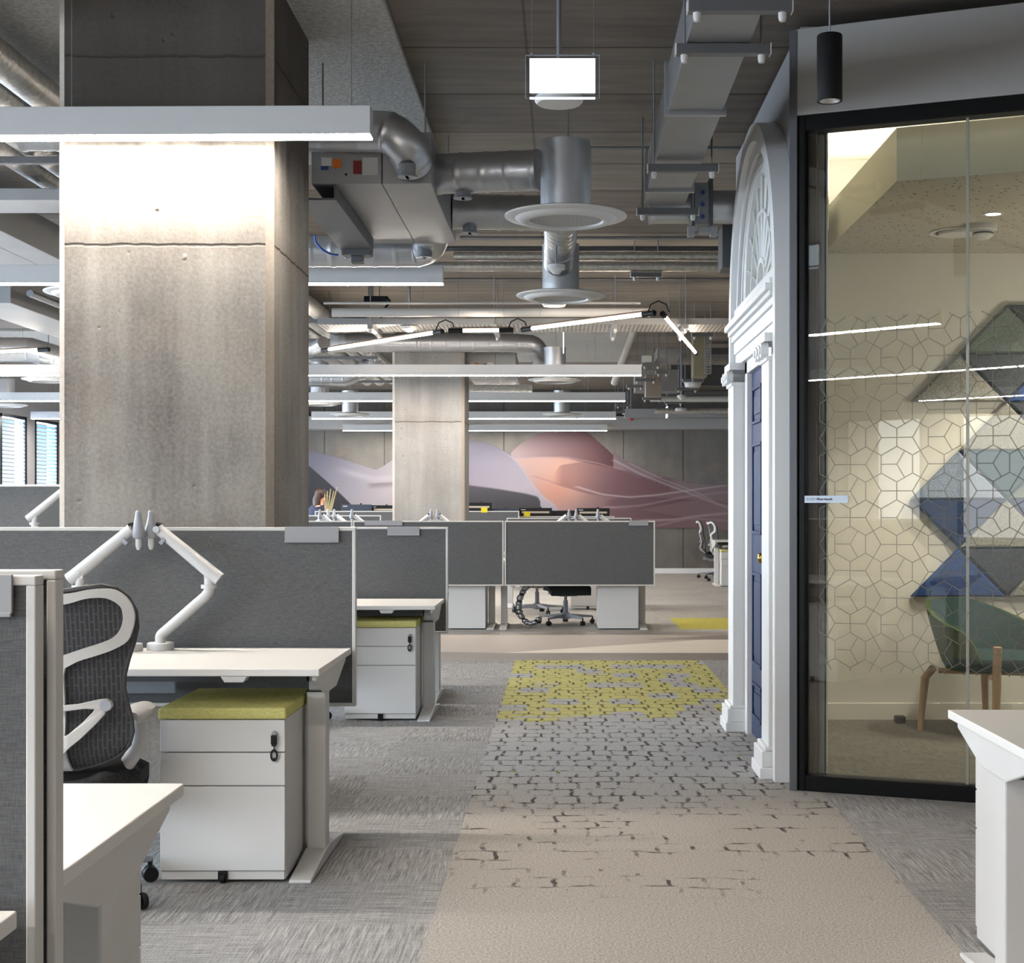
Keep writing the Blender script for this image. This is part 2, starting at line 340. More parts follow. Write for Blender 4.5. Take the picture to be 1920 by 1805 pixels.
# ------------------------------------------------------------------ mesh builder
class MB:
    def __init__(s): s.v = []; s.f = []; s.mi = []
    def add(s, vs, fs, mi=0):
        b = len(s.v); s.v += [tuple(p) for p in vs]; s.f += [tuple(b + i for i in f) for f in fs]; s.mi += [mi] * len(fs); return s
    def box(s, x0, x1, y0, y1, z0, z1, mi=0):
        return s.add([(x, y, z) for x in (x0, x1) for y in (y0, y1) for z in (z0, z1)],
                     [(0, 1, 3, 2), (4, 6, 7, 5), (0, 4, 5, 1), (2, 3, 7, 6), (0, 2, 6, 4), (1, 5, 7, 3)], mi)
    def cbox(s, c, sz, mi=0): return s.box(c[0] - sz[0] / 2, c[0] + sz[0] / 2, c[1] - sz[1] / 2, c[1] + sz[1] / 2, c[2] - sz[2] / 2, c[2] + sz[2] / 2, mi)
    def obox(s, c, sz, rz=0, ry=0, rx=0, mi=0):
        R = Matrix.Rotation(rz, 3, 'Z') @ Matrix.Rotation(ry, 3, 'Y') @ Matrix.Rotation(rx, 3, 'X')
        m = MB().cbox((0, 0, 0), sz); return s.add([R @ Vector(p) + Vector(c) for p in m.v], m.f, mi)
    def prism(s, poly, lo, hi, axis='z', mi=0):
        def p3(p, h): return {'z': (p[0], p[1], h), 'y': (p[0], h, p[1]), 'x': (h, p[0], p[1])}[axis]
        n = len(poly); vs = [p3(p, lo) for p in poly] + [p3(p, hi) for p in poly]
        fs = [tuple(range(n)), tuple(range(2 * n - 1, n - 1, -1))] + [(i, (i + 1) % n, n + (i + 1) % n, n + i) for i in range(n)]
        return s.add(vs, fs, mi)
    def tube(s, pts, r, seg=10, cap=True, closed=False, mi=0, flat=None):
        pts = [Vector(p) for p in pts]; n = len(pts); rs = r if isinstance(r, (list, tuple)) else [r] * n
        tang = []
        for i in range(n):
            a = pts[(i - 1) % n] if (closed or i > 0) else pts[i]; b = pts[(i + 1) % n] if (closed or i < n - 1) else pts[i]
            tv = (b - a); tang.append(tv.normalized() if tv.length > 1e-9 else Vector((0, 0, 1)))
        t0 = tang[0]; u = t0.cross(Vector((0, 0, 1)));
        if u.length < 1e-3: u = t0.cross(Vector((0, 1, 0)))
        u.normalize(); vs = []
        for i in range(n):
            tv = tang[i]; u = (u - tv * u.dot(tv)); u.normalize(); w = tv.cross(u)
            fl = flat if flat else (1, 1)
            for k in range(seg):
                a = 2 * PI * k / seg; vs.append(pts[i] + (u * math.cos(a) * fl[0] + w * math.sin(a) * fl[1]) * rs[i])
        fs = []
        for i in range(n if closed else n - 1):
            j = (i + 1) % n
            for k in range(seg): fs.append((i * seg + k, i * seg + (k + 1) % seg, j * seg + (k + 1) % seg, j * seg + k))
        if cap and not closed: fs += [tuple(range(seg)), tuple(range((n - 1) * seg, n * seg))]
        return s.add(vs, fs, mi)
    def rod(s, a, b, r, seg=8, mi=0): return s.tube([a, b], r, seg, mi=mi)
    def lathe(s, prof, c=(0, 0, 0), seg=32, axis='z', mi=0, sy=1.0, cap=True):
        vs = []; n = len(prof)
        for r, h in prof:
            for k in range(seg):
                a = 2 * PI * k / seg; p = (r * math.cos(a), r * math.sin(a) * sy, h)
                if axis == 'y': p = (p[0], h, p[1])
                if axis == 'x': p = (h, p[0], p[1])
                vs.append((p[0] + c[0], p[1] + c[1], p[2] + c[2]))
        fs = [(i * seg + k, i * seg + (k + 1) % seg, (i + 1) * seg + (k + 1) % seg, (i + 1) * seg + k) for i in range(n - 1) for k in range(seg)]
        if not cap or n == 2 and abs(prof[0][1] - prof[1][1]) < 1e-9: return s.add(vs, fs, mi)
        if prof[0][0] > 1e-6: fs.append(tuple(range(seg)))
        if prof[-1][0] > 1e-6: fs.append(tuple(range((n - 1) * seg, n * seg)))
        return s.add(vs, fs, mi)
    def ball(s, c, r, seg=12, mi=0, sc=(1, 1, 1)):
        pr = [(r * math.sin(PI * i / 8), -r * math.cos(PI * i / 8)) for i in range(9)]
        m = MB().lathe(pr, (0, 0, 0), seg)
        return s.add([(p[0] * sc[0] + c[0], p[1] * sc[1] + c[1], p[2] * sc[2] + c[2]) for p in m.v], m.f, mi)
    def sheet(s, rows, thick, mi=0, closed_u=False):
        """grid of points (rows of equal length) thickened along a fixed vector 'thick'"""
        nr, nc = len(rows), len(rows[0]); th = Vector(thick)
        vs = [Vector(p) for r in rows for p in r]; m = len(vs); vs = vs + [p + th for p in vs]; fs = []
        for i in range(nr - 1):
            for j in range(nc - 1 if not closed_u else nc):
                k = (j + 1) % nc; q = (i * nc + j, i * nc + k, (i + 1) * nc + k, (i + 1) * nc + j)
                fs.append(q); fs.append(tuple(m + a for a in reversed(q)))
        def edge(a, b): fs.append((a, b, m + b, m + a))
        for j in range(nc - 1): edge(j, j + 1); edge((nr - 1) * nc + j + 1, (nr - 1) * nc + j)
        if not closed_u:
            for i in range(nr - 1): edge((i + 1) * nc, i * nc); edge(i * nc + nc - 1, (i + 1) * nc + nc - 1)
        return s.add(vs, fs, mi)
    def build(s, name, mats, parent=None, smooth=None, bevel=0.0, bseg=2, local=False, recalc=True):
        me = bpy.data.meshes.new(name)
        off = Vector((0, 0, 0)) if local or parent is None else wloc(parent)
        me.from_pydata([(p[0] - off.x, p[1] - off.y, p[2] - off.z) for p in s.v], [], s.f)
        if recalc:
            bm = bmesh.new(); bm.from_mesh(me)
            bmesh.ops.recalc_face_normals(bm, faces=bm.faces); bm.to_mesh(me); bm.free()
        mats = mats if isinstance(mats, (list, tuple)) else [mats]
        for m in mats: me.materials.append(m)
        if len(mats) > 1 and len(me.polygons) == len(s.mi):
            me.polygons.foreach_set('material_index', s.mi)
        if smooth:
            me.polygons.foreach_set('use_smooth', [True] * len(me.polygons))
            me.set_sharp_from_angle(angle=math.radians(smooth))
        o = bpy.data.objects.new(name, me); C.objects.link(o)
        if parent is not None: o.parent = parent
        if bevel:
            b = o.modifiers.new('bevel', 'BEVEL'); b.width = bevel; b.segments = bseg; b.limit_method = 'ANGLE'; b.angle_limit = math.radians(40)
            b.harden_normals = False
        return o

def wloc(o):
    v = Vector((0, 0, 0))
    while o is not None: v = v + o.location; o = o.parent
    return v
def thing(name, label, cat, loc=(0, 0, 0), rotz=0.0, group=None):
    o = bpy.data.objects.new(name, None); C.objects.link(o); o.empty_display_size = .1
    o.location = loc; o.rotation_euler = (0, 0, rotz); o['label'] = label; o['category'] = cat
    if group: o['group'] = group
    return o
def tag(o, label, cat, group=None):
    o['label'] = label; o['category'] = cat
    if group: o['group'] = group
    return o
def struct(o, label=None):
    o['kind'] = 'structure'
    if label: o['label'] = label
    return o
def dup(root, loc, rotz=0.0, label=None, group=None):
    def cp(o, par):
        c = o.copy(); C.objects.link(c); c.parent = par
        for ch in list(o.children): cp(ch, c)
        return c
    r = cp(root, None); r.location = loc; r.rotation_euler = (0, 0, rotz)
    if label: r['label'] = label
    if group: r['group'] = group
    return r
def fillet(pts, rad, n=8):
    pts = [Vector(p) for p in pts]; out = [pts[0]]
    for i in range(1, len(pts) - 1):
        a, b, c = pts[i - 1], pts[i], pts[i + 1]; u = (a - b).normalized(); w = (c - b).normalized()
        ang = u.angle(w); d = min(rad / math.tan(ang / 2), (a - b).length * .49, (c - b).length * .49)
        p, q = b + u * d, b + w * d
        for k in range(n + 1):
            s = k / n; out.append((p * (1 - s) + b * s) * (1 - s) + (b * (1 - s) + q * s) * s)
    out.append(pts[-1]); return out
def resample(pts, step):
    out = [Vector(pts[0])]
    for a, b in zip(pts[:-1], pts[1:]):
        a, b = Vector(a), Vector(b); n = max(1, int((b - a).length / step))
        out += [a + (b - a) * (k / n) for k in range(1, n + 1)]
    return out
def duct(mb, pts, r, bend=.2, step=.12, seg=28, ridge=.004):
    """spiral duct: tube with raised seams"""
    p = resample(fillet(pts, bend, 10), .012); rs = []; acc = 0
    for i, q in enumerate(p):
        if i: acc += (q - p[i - 1]).length
        rs.append(r + (ridge if (acc % step) < .014 else 0))
    return mb.tube(p, rs, seg)
ORD = ['first', 'second', 'third', 'fourth', 'fifth', 'sixth', 'seventh', 'eighth', 'ninth', 'tenth']
# ================================================================== SHELL
CEIL = 3.5
def plane(name, x0, x1, y0, y1, z, mat, flip=False):
    vs = [(x0, y0, z), (x1, y0, z), (x1, y1, z), (x0, y1, z)]
    return MB().add(vs, [(3, 2, 1, 0) if flip else (0, 1, 2, 3)]).build(name, mat, recalc=False)
YF = -9.0
fl = MB()
def fquad(x0, x1, y0, y1, mi): fl.add([(x0, y0, 0), (x1, y0, 0), (x1, y1, 0), (x0, y1, 0)], [(0, 1, 2, 3)], mi)
fquad(-8.9, -.408, YF, 12.25, 0); fquad(-.408, 1.15, YF, 12.25, 1); fquad(1.15, 6, YF, 12.25, 0)
# walkway of vinyl triangles, 12.25..15.05
def G(px, py):
    d = F * H / (py - VY); return ((px - VX) * d / F, d, 0)
Y0, Y1 = 12.25, 15.05
A = [(-8.9, Y0, 0), (6, Y0, 0), (6, 12.75, 0), (G(940, 1223)[0], 12.95, 0), (-8.9, 15.05, 0)]
def tri(pts, mi): fl.add([(p[0], p[1], 0) for p in pts], [tuple(range(len(pts)))], mi)
px1, px2 = -.55, 6.0
tri([(-8.9, Y0), (6, Y0), (6, 12.86), (px1, 12.86), (-8.9, 14.4)], 4)           # brown strip in front
tri([(-8.9, 14.4), (px1, 12.86), (1.35, 14.15), (.75, 14.15), (2.3, Y1), (-8.9, Y1)], 2)
tri([(px1, 12.86), (6, 12.86), (6, 14.15), (1.35, 14.15)], 3)
tri([(.75, 14.15), (6, 14.15), (6, Y1), (2.3, Y1)], 4)
fquad(-8.9, .9, Y1, 28.3, 5); fquad(.9, 6, 16.9, 28.3, 5); fquad(.9, 6, Y1, 15.35, 5); fquad(.9, 1.22, 15.35, 16.9, 5); fquad(1.22, 6, 15.35, 16.9, 6)
M['carpet_y'] = pbr('yellow_patch_carpet', (178, 168, 70), .95, var=.3, vscale=14, stretch=(1, 3, 1), bump=.5, bscale=200)
floor = fl.build('floor', [M['carpet_l'], M['carpet_c'], M['vinyl_a'], M['vinyl_b'], M['vinyl_c'], M['carpet_b'], M['carpet_y']], recalc=False)
struct(floor, 'floor with grey streaked carpet, crackle-pattern aisle and vinyl walkway')

struct(MB().box(-8.9, 6, YF, 28.4, CEIL, CEIL + .2).build('ceiling', M['slab']), 'board-marked bare concrete ceiling slab')
struct(MB().box(-8.9, -.78, YF, 9.4, CEIL - .03, CEIL - .002).build('ceiling_spray_front', M['spray']), 'white sprayed acoustic coating on the ceiling over the desks in front')
struct(MB().box(-8.9, .875, 18.3, 22.2, CEIL - .03, CEIL - .002).build('ceiling_spray_back', M['spray']), 'white sprayed acoustic coating on the far ceiling')
struct(MB().box(-8.9, 6, 28.2, 28.4, 0, CEIL).build('wall_back', M['wallconc']), 'bare concrete back wall with vertical joints')
struct(MB().box(-8.9, 6, 28.17, 28.2, 0, .1).build('baseboard_back', M['gloss'], bevel=.004), 'white skirting board under the back wall')
struct(MB().box(-8.9, 6, 27.6, 28.2, 2.745, 2.985).build('trim_2', M['bulk'], bevel=.004), 'white boxed bulkhead across the top of the back wall')
struct(MB().box(6, 6.1, 9.2, 28.4, 0, CEIL).build('wall_right', M['greypaint']), 'plain painted wall far right')

# left window wall: sill wall, head, piers between windows
wl = MB().box(-9.0, -8.8, YF, 28.3, 0, .8).box(-9.0, -8.8, YF, 28.3, 2.75, CEIL)
wins = [(y, y + 1.15) for y in np.arange(-8.6, 27.0, 1.5)]
edges = [YF] + [e for w in wins for e in w] + [28.3]
for a, b in zip(edges[0::2], edges[1::2]): wl.box(-9.0, -8.8, a, b, .8, 2.75)
struct(wl.build('wall_left', M['greypaint']), 'window wall down the far left side')
M['mullion'] = pbr('dark_mullion', (20, 22, 27), .4)
def blindmat():
    t = NT('pale_blind_slats'); d = t.n('ShaderNodeBsdfDiffuse'); d.inputs[0].default_value = S(188, 208, 226); tr = t.n('ShaderNodeBsdfTranslucent'); tr.inputs[0].default_value = S(168, 198, 226)
    mx = t.n('ShaderNodeMixShader'); mx.inputs[0].default_value = .35; t.l(d.outputs[0], mx.inputs[1]); t.l(tr.outputs[0], mx.inputs[2]); t.l(mx.outputs[0], t.out.inputs['Surface']); return t.m
M['blind'] = blindmat()
for i, (a, b) in enumerate(wins):
    w = bpy.data.objects.new('window_%d' % (i + 20), None); C.objects.link(w); w.location = (-8.9, a, .8); struct(w)
    fr = MB().box(-8.94, -8.8, a, a + .09, .8, 2.75).box(-8.94, -8.8, b - .09, b, .8, 2.75).box(-8.94, -8.8, a, b, .8, .85).box(-8.94, -8.8, a, b, 2.7, 2.75)
    fr.build('window_frame', M['mullion'], w)
    bl = MB()
    for z in np.arange(.9, 2.68, .062): bl.obox((-8.83, (a + b) / 2, z), (.05, b - a - .2, .003), ry=.95)
    bl.build('blind', M['blind'], w)

# rear wall behind the viewpoint, with windows
rw = MB().box(-8.9, 6, YF - .2, YF, 0, .8).box(-8.9, 6, YF - .2, YF, 2.75, CEIL)
rwin = [(x, x + 1.5) for x in np.arange(-8.4, 4.4, 2.1)]
ed = [-8.9] + [float(e) for w in rwin for e in w] + [6]
for a, b in zip(ed[0::2], ed[1::2]): rw.box(a, b, YF - .2, YF, .8, 2.75)
struct(rw.build('wall_front', M['greypaint']), 'window wall behind the viewpoint')
for i, (a, b) in enumerate(rwin):
    w = bpy.data.objects.new('window_%d' % (i + 50), None); C.objects.link(w); w.location = (a, YF, .8); struct(w)
    MB().box(a, a + .06, YF - .1, YF, .8, 2.75).box(b - .06, b, YF - .1, YF, .8, 2.75).box(a + .06, b - .06, YF - .1, YF, 2.7, 2.75).build('window_frame', M['mullion'], w)
# ------------------------------------------------------------------ columns
def column(name, x0, x1, y0, y1, ch, mat, label):
    poly = [(x0 + ch, y0), (x1 - ch, y0), (x1, y0 + ch), (x1, y1 - ch), (x1 - ch, y1), (x0 + ch, y1), (x0, y1 - ch), (x0, y0 + ch)]
    m = MB().prism(poly, 0, CEIL - .001)
    m.mi = [1 if k in (3, 5, 7, 9) else 0 for k in range(len(m.f))]
    o = m.build(name, [mat, M['arris']]); return struct(o, label)
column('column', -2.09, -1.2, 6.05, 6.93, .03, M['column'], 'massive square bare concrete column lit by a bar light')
column('column', -1.96, -1.135, 16.75, 17.6, .03, M['column2'], 'pale square concrete column standing farther down the room')

# ------------------------------------------------------------------ booth: front-door wall, glass wall, interior
struct(MB().box(1.08, 1.2, 6.69, 9.2, 0, CEIL - .03).build('wall_booth_left', M['greypaint'], bevel=.003), 'grey painted booth wall that carries the house-door front')
gA = Vector((1.06, 6.62, 0)); gu = Vector((.932, -.3625, 0)).normalized(); gn = Vector((-gu.y, gu.x, 0))   # along the glass, into the booth
def gp(s, d, z): p = gA + gu * s + gn * d; return (p.x, p.y, z)
def gbox(mb, s0, s1, d0, d1, z0, z1, mi=0):
    vs = [gp(s, d, z) for s in (s0, s1) for d in (d0, d1) for z in (z0, z1)]
    return mb.add(vs, [(0, 1, 3, 2), (4, 6, 7, 5), (0, 4, 5, 1), (2, 3, 7, 6), (0, 2, 6, 4), (1, 5, 7, 3)], mi)
GL = 2.6
struct(gbox(MB(), -.012, GL, -.005, .12, 3.045, 3.435).build('wall_booth_front', M['bulk'], bevel=.004), 'white panel above the booth glass')
struct(gbox(MB(), -.04, -.005, -.01, .1, 0, 3.43).build('trim_3', pbr('dark_metal_corner', (84, 85, 88), .5, .2), bevel=.002), 'slim dark metal corner strip')
win = bpy.data.objects.new('window_1', None); C.objects.link(win); win.location = gA; struct(win, 'full-height glazed booth wall in a black frame with an etched line pattern')
fr = MB(); gbox(fr, 0, .03, 0, .09, 0, 3.045); gbox(fr, .03, GL, 0, .09, 2.975, 3.045); gbox(fr, .03, GL, 0, .09, 0, .07)
fr.build('window_frame', M['blackmetal'], win, bevel=.004)
gbox(MB(), .03, .07, .06, .13, .07, 2.975).build('inner_jamb', pbr('dark_timber_reveal', (66, 54, 42), .7, var=.4, vscale=5, stretch=(8, 8, .6)), win)
SJ = .735
gbox(MB(), .03, SJ - .004, .04, .052, .06, 2.99).build('glass_pane', M['glass'], win)
gbox(MB(), SJ + .004, GL, .04, .052, .06, 2.99).build('glass_pane', M['glass'], win)
gbox(MB(), SJ - .006, SJ + .006, .036, .056, .07, 2.98).build('glazing_joint', pbr('clear_silicone_joint', (150, 148, 136), .2), win)
# etched pattern: pointed hexagons, each with a three-armed star
et = MB(); a = .137; hs = a / math.sqrt(3); rowh = a * math.sqrt(3) / 2; segs = []
def seg(s0, z0, s1, z1):
    zl, zh = .545, 2.13
    if max(z0, z1) < zl or min(z0, z1) > zh: return
    if z0 > z1: s0, z0, s1, z1 = s1, z1, s0, z0
    if z0 < zl: k = (zl - z0) / (z1 - z0); s0 += (s1 - s0) * k; z0 = zl
    if z1 > zh: k = (zh - z0) / (z1 - z0); s1 = s0 + (s1 - s0) * k; z1 = zh
    if min(s0, s1) < .035 or max(s0, s1) > GL - .3: return
    w = .0021; d = Vector((s1 - s0, z1 - z0)); 
    if d.length < 1e-4: return
    d.normalize(); nx, nz = -d.y * w, d.x * w
    et.add([gp(s0 + nx, .036, z0 + nz), gp(s0 - nx, .036, z0 - nz), gp(s1 - nx, .036, z1 - nz), gp(s1 + nx, .036, z1 + nz)], [(0, 1, 2, 3)])
for r in range(-1, 17):
    for q in range(-1, 20):
        cs = .02 + q * a + (r % 2) * a / 2; cz = .52 + r * rowh
        vts = [(cs + hs * math.cos(math.radians(90 + 60 * k)), cz + hs * math.sin(math.radians(90 + 60 * k))) for k in range(6)]
        for k in (0, 1, 5): 
            p, p2 = vts[k], vts[(k + 1) % 6]
            seg(p[0], p[1], p2[0], p2[1])
        cls = (q - (r - r % 2) // 2 - r) % 3
        off = 60 if cls == 1 else 0
        for k in range(3):
            an = math.radians(180 + off * 3 + 120 * k)
            seg(cs, cz, cs + a / 2 * math.cos(an), cz + a / 2 * math.sin(an))
et.build('etched_pattern', M['etch'], win, recalc=False)
struct(MB().box(1.168, 1.2, 6.76, 6.80, .006, 3.36).build('trim_6', pbr('pale_partition_edge', (206, 210, 198), .5)), 'pale partition edge just inside the booth glass')
# name plate on the glass
sg = thing('door_sign', 'small silver plate reading Phonebooth stuck to the booth glass', 'sign', gp(.17, -.01, 1.3))
gbox(MB(), .03, .225, -.012, -.003, 1.298, 1.33).build('plate', M['signplate'], sg)
def text(body, size, mat, parent, loc, rotz, bold=0):
    cu = bpy.data.curves.new('lettering', 'FONT'); cu.body = body; cu.size = size; cu.offset = bold
    o = bpy.data.objects.new('lettering', cu); C.objects.link(o); o.data.materials.append(mat)
    o.parent = parent; o.location = Vector(loc) - wloc(parent); o.rotation_euler = (PI / 2, 0, rotz); bpy.context.view_layer.update()
    me = bpy.data.meshes.new_from_object(o.evaluated_get(bpy.context.evaluated_depsgraph_get())); n = bpy.data.objects.new('lettering', me); C.objects.link(n)
    n.parent = parent; n.location = o.location.copy(); n.rotation_euler = o.rotation_euler.copy(); bpy.data.objects.remove(o); return n
gang = math.atan2(gu.y, gu.x)
text('01-033 | ', .014, M['lettering'], sg, gp(.04, -.0135, 1.31), gang)
text('Phonebooth', .014, M['lettering'], sg, gp(.086, -.0135, 1.31), gang, .0006)

# interior of the booth
struct(MB().box(1.2, 3.7, 8.8, 8.9, 0, 3.4).build('wall_booth_back', M['boothwall']), 'cream back wall inside the booth')
struct(MB().box(3.6, 3.7, 5.9, 8.8, 0, 3.4).build('wall_booth_right', M['boothwall']), 'right wall inside the booth')
struct(MB().box(1.19, 1.205, 6.69, 8.8, 0, 3.4).build('wall_booth_inner', M['boothwall']), 'cream side wall inside the booth')
bp = [gp(.06, .1, 0)[:2], gp(GL, .1, 0)[:2], (3.6, 8.8), (1.2, 8.8)]
struct(MB().prism(bp, 3.36, 3.42).build('ceiling_booth', M['whiteceil']), 'white upper ceiling of the booth with cove light')
struct(MB().prism(bp, .001, .006).build('floor_booth', M['carpet_booth']), 'brown-grey booth carpet')
struct(MB().box(1.2, 3.6, 8.785, 8.8, 0, .105).build('baseboard_booth', M['boothwall'], bevel=.003), 'cream skirting inside the booth')
rp = [gp(.65, .42, 0)[:2], gp(GL, .42, 0)[:2], (3.6, 8.8), (1.555, 8.8)]
rp[0] = (1.555, 6.85)
rm = MB().prism(rp, 2.80, 3.05); rm.mi = [1] + [0] * (len(rm.f) - 1)
struct(rm.build('ceiling_raft', [pbr('raft_fascia_paint', (190, 186, 168), .6), M['dotted']]), 'dropped acoustic ceiling raft with dotted underside')
struct(MB().box(1.215, 1.5, 8.3, 8.8, 2.85, 3.36).build('trim_5', M['whiteceil']), 'boxed corner above the booth cove')
cv = thing('cove_light', 'hidden strip light glowing above the booth ceiling raft', 'light', (2.3, 6.9, 3.06))
cs_ = MB(); cs_.box(1.6, 1.64, 6.95, 8.6, 3.055, 3.075)
for k in range(6): gbox(cs_, .7 + k * .3, .96 + k * .3, .5, .54, 3.055, 3.075)
cs_.build('strip', M['cove'], cv)

def felt_tri(apex, base_y, x0, x1, mat, label, d=8.79):
    """apex (px), base line from x0 to x1 at base_y (px), on the back wall of the booth"""
    D = 8.79
    P = [at(x0, base_y, D), at(x1, base_y, D), at(apex[0], apex[1], D)]
    c = sum(P, Vector()) / 3
    T = .045
    P = [c + (p - c) * .985 for p in P]
    Q = [c + (p - c) * .9 for p in P]
    vs = [(p.x, D, p.z) for p in P] + [(p.x, D - T * .55, p.z) for p in P] + [(q.x, D - T, q.z) for q in Q]
    o = MB().add(vs, [(0, 1, 2), (8, 7, 6), (0, 1, 4, 3), (1, 2, 5, 4), (2, 0, 3, 5), (3, 4, 7, 6), (4, 5, 8, 7), (5, 3, 6, 8)]).build('acoustic_panel', M[mat])
    return tag(o, label, 'wall panel', 'felt triangles on the booth wall')
X = [1705, 1795, 1885, 1975, 2065]; Y = [572, 663, 754, 845, 936, 1027, 1118]
T_ = [((X[2], Y[0]), Y[1], X[1], X[3], 'felt_green', 'topmost triangle of the felt wall panels, green-grey, point up'),
      ((X[3], Y[1]), Y[0], X[2], X[4], 'felt_dark', 'charcoal felt triangle at the top beside the green-grey point'),
      ((X[2], Y[2]), Y[1], X[1], X[3], 'felt_dark', 'slate felt triangle pointing down beneath the topmost one'),
      ((X[1], Y[1]), Y[2], X[0], X[2], 'felt_grey', 'warm grey felt triangle jutting left in the upper row'),
      ((X[3], Y[1]), Y[2], X[2], X[4], 'felt_blue', 'blue felt triangle to the right of the warm grey one'),
      ((X[2], Y[2]), Y[3], X[1], X[3], 'felt_grey', 'beige-grey felt triangle forming the upper half of the middle diamond'),
      ((X[3], Y[3]), Y[2], X[2], X[4], 'felt_dark', 'charcoal felt triangle right of the middle diamond'),
      ((X[2], Y[4]), Y[3], X[1], X[3], 'felt_teal', 'dark teal felt triangle forming the lower half of the middle diamond'),
      ((X[1], Y[3]), Y[4], X[0], X[2], 'felt_bluegrey', 'pale blue-grey felt triangle left of the middle diamond'),
      ((X[3], Y[3]), Y[4], X[2], X[4], 'felt_green', 'green felt triangle right of the dark teal one'),
      ((X[1], Y[5]), Y[4], X[0], X[2], 'felt_navy', 'navy felt triangle pointing down below the blue-grey one'),
      ((X[2], Y[4]), Y[5], X[1], X[3], 'felt_grey', 'grey-green felt triangle pointing up in the lower diamond'),
      ((X[3], Y[5]), Y[4], X[2], X[4], 'felt_navy', 'navy felt triangle at the right of the lower rows'),
      ((X[1], Y[5]), Y[6], X[0], X[2], 'felt_blue', 'blue felt triangle at the bottom left of the panels'),
      ((X[2], Y[6]), Y[5], X[1], X[3], 'felt_dark', 'charcoal felt triangle in the lowest row pointing down'),
      ((X[3], Y[5]), Y[6], X[2], X[4], 'felt_grey', 'grey felt triangle at the bottom right of the panels')]
for t in T_: felt_tri(*t)
# smoke detector, downlight, vent in the raft
p = at(1843, 462, 7.9)
sd = thing('smoke_detector', 'white smoke detector on the booth ceiling raft', 'smoke detector', (p.x, p.y, 2.8))
MB().lathe([(.075, 0), (.075, -.03), (.06, -.035)], (p.x, p.y, 2.8), 24).build('base', M['white'], sd, 40)
MB().lathe([(.05, -.035), (.055, -.06), (.03, -.08), (0, -.08)], (p.x, p.y, 2.8), 24).build('dome', M['white'], sd, 40)
MB().lathe([(.0535, -.045), (.0555, -.052)], (p.x, p.y, 2.8), 24).build('sensor_slots', M['black'], sd)
p = at(1862, 434, 7.6)
dl = thing('ceiling_downlight', 'small lit round downlight in the booth ceiling raft', 'downlight', (p.x, p.y, 2.8))
MB().lathe([(.055, -.001), (.055, -.006), (.04, -.006)], (p.x, p.y, 2.8), 24, cap=False).build('trim_ring', M['white'], dl, 40)
MB().lathe([(0, -.004), (.04, -.004)], (p.x, p.y, 2.8), 24).build('lamp', M['spotglow'], dl)
p = at(1795, 465, 8.1)
av = thing('ceiling_vent', 'round flat air vent in the booth ceiling beside the smoke detector', 'vent', (p.x, p.y, 2.8))
MB().lathe([(.15, -.001), (.15, -.008), (.125, -.008), (.125, -.001)], (p.x, p.y, 2.8), 32).build('ring', M['white'], av, 40)
MB().lathe([(.0, -.02), (.1, -.02), (.105, -.006)], (p.x, p.y, 2.8), 32).build('disc', M['white'], av, 40)
# socket/door stop on booth floor
p = G(1687, 1357)
tag(MB().box(p[0] - .03, p[0] + .03, p[1] - .03, p[1] + .03, .006, .05).build('door_stop', M['black'], bevel=.008), 'small black stop on the booth carpet by the skirting', 'door stop')

# tub chair
def tub_chair():
    t = thing('tub_chair', 'green upholstered tub chair with oak legs inside the glass booth', 'armchair', (2.40, 8.25, .006))
    def rim(u):      # u 0..1 from near front arm round the back to the far front arm; angle from +x
        a = math.radians(-52 - u * 256); e = abs(u - .5) * 2
        ztop = .745 - .20 * max(0, (e - .22) / .78) ** 1.1
        if e > .86: ztop -= .12 * ((e - .86) / .14) ** 2
        return a, ztop
    def pt(u, v, inset):
        a, zt = rim(u); r = (.235 + .085 * v ** .7) - inset; lean = .05 * v
        return (r * 1.08 * math.cos(a) - lean * .8, r * math.sin(a) * .98, .36 + (zt - .36) * v)
    us = [i / 36 for i in range(37)]; vv = [j / 8 for j in range(9)]
    outer = [[pt(u, v, 0) for u in us] for v in vv]; inner = [[pt(u, v, .028) for u in us] for v in vv]
    n = len(us)
    def grid(rows):
        m = MB(); vs = [p for r in rows for p in r]
        m.add(vs, [(i * n + j, i * n + j + 1, (i + 1) * n + j + 1, (i + 1) * n + j) for i in range(len(rows) - 1) for j in range(n - 1)]); return m
    og = grid(outer); og.add(outer[-1] + inner[-1], [(j, j + 1, n + j + 1, n + j) for j in range(n - 1)])
    for k in (0, n - 1):
        col = [r[k] for r in outer] + [r[k] for r in inner]; og.add(col, [(j, j + 1, 9 + j + 1, 9 + j) for j in range(8)])
    base = [pt(u, 0, 0) for u in us]; og.add(base, [tuple(range(n))])
    og.build('outer_shell', M['chairgreen'], t, 50, local=True)
    grid(inner).build('inner_lining', M['chairteal'], t, 50, local=True)
    MB().lathe([(0, .37), (.25, .37), (.27, .40), (.265, .44), (.22, .46), (0, .465)], (.02, 0, 0), 32).build('seat_cushion', M['chairteal'], t, 50, local=True)
    f = MB()
    for (x, y) in ((.2, .2), (.2, -.2), (-.2, .2), (-.2, -.2)): f.rod((x, y, .345), (0, 0, .345), .016)
    f.build('leg_frame', M['wood'], t, local=True)
    for sx in (1, -1):
        for sy in (1, -1):
            top = .52 if sx > 0 else .36
            MB().tube([(sx * .285 if sx > 0 else -.2, sy * .245, top), (sx * .27, sy * .235, .3), (sx * .285, sy * .26, 0)], [.024, .024, .016], 10).build('leg', M['wood'], t, 50, local=True)
    return t
tc = tub_chair(); tc.rotation_euler = (0, 0, math.radians(-60))

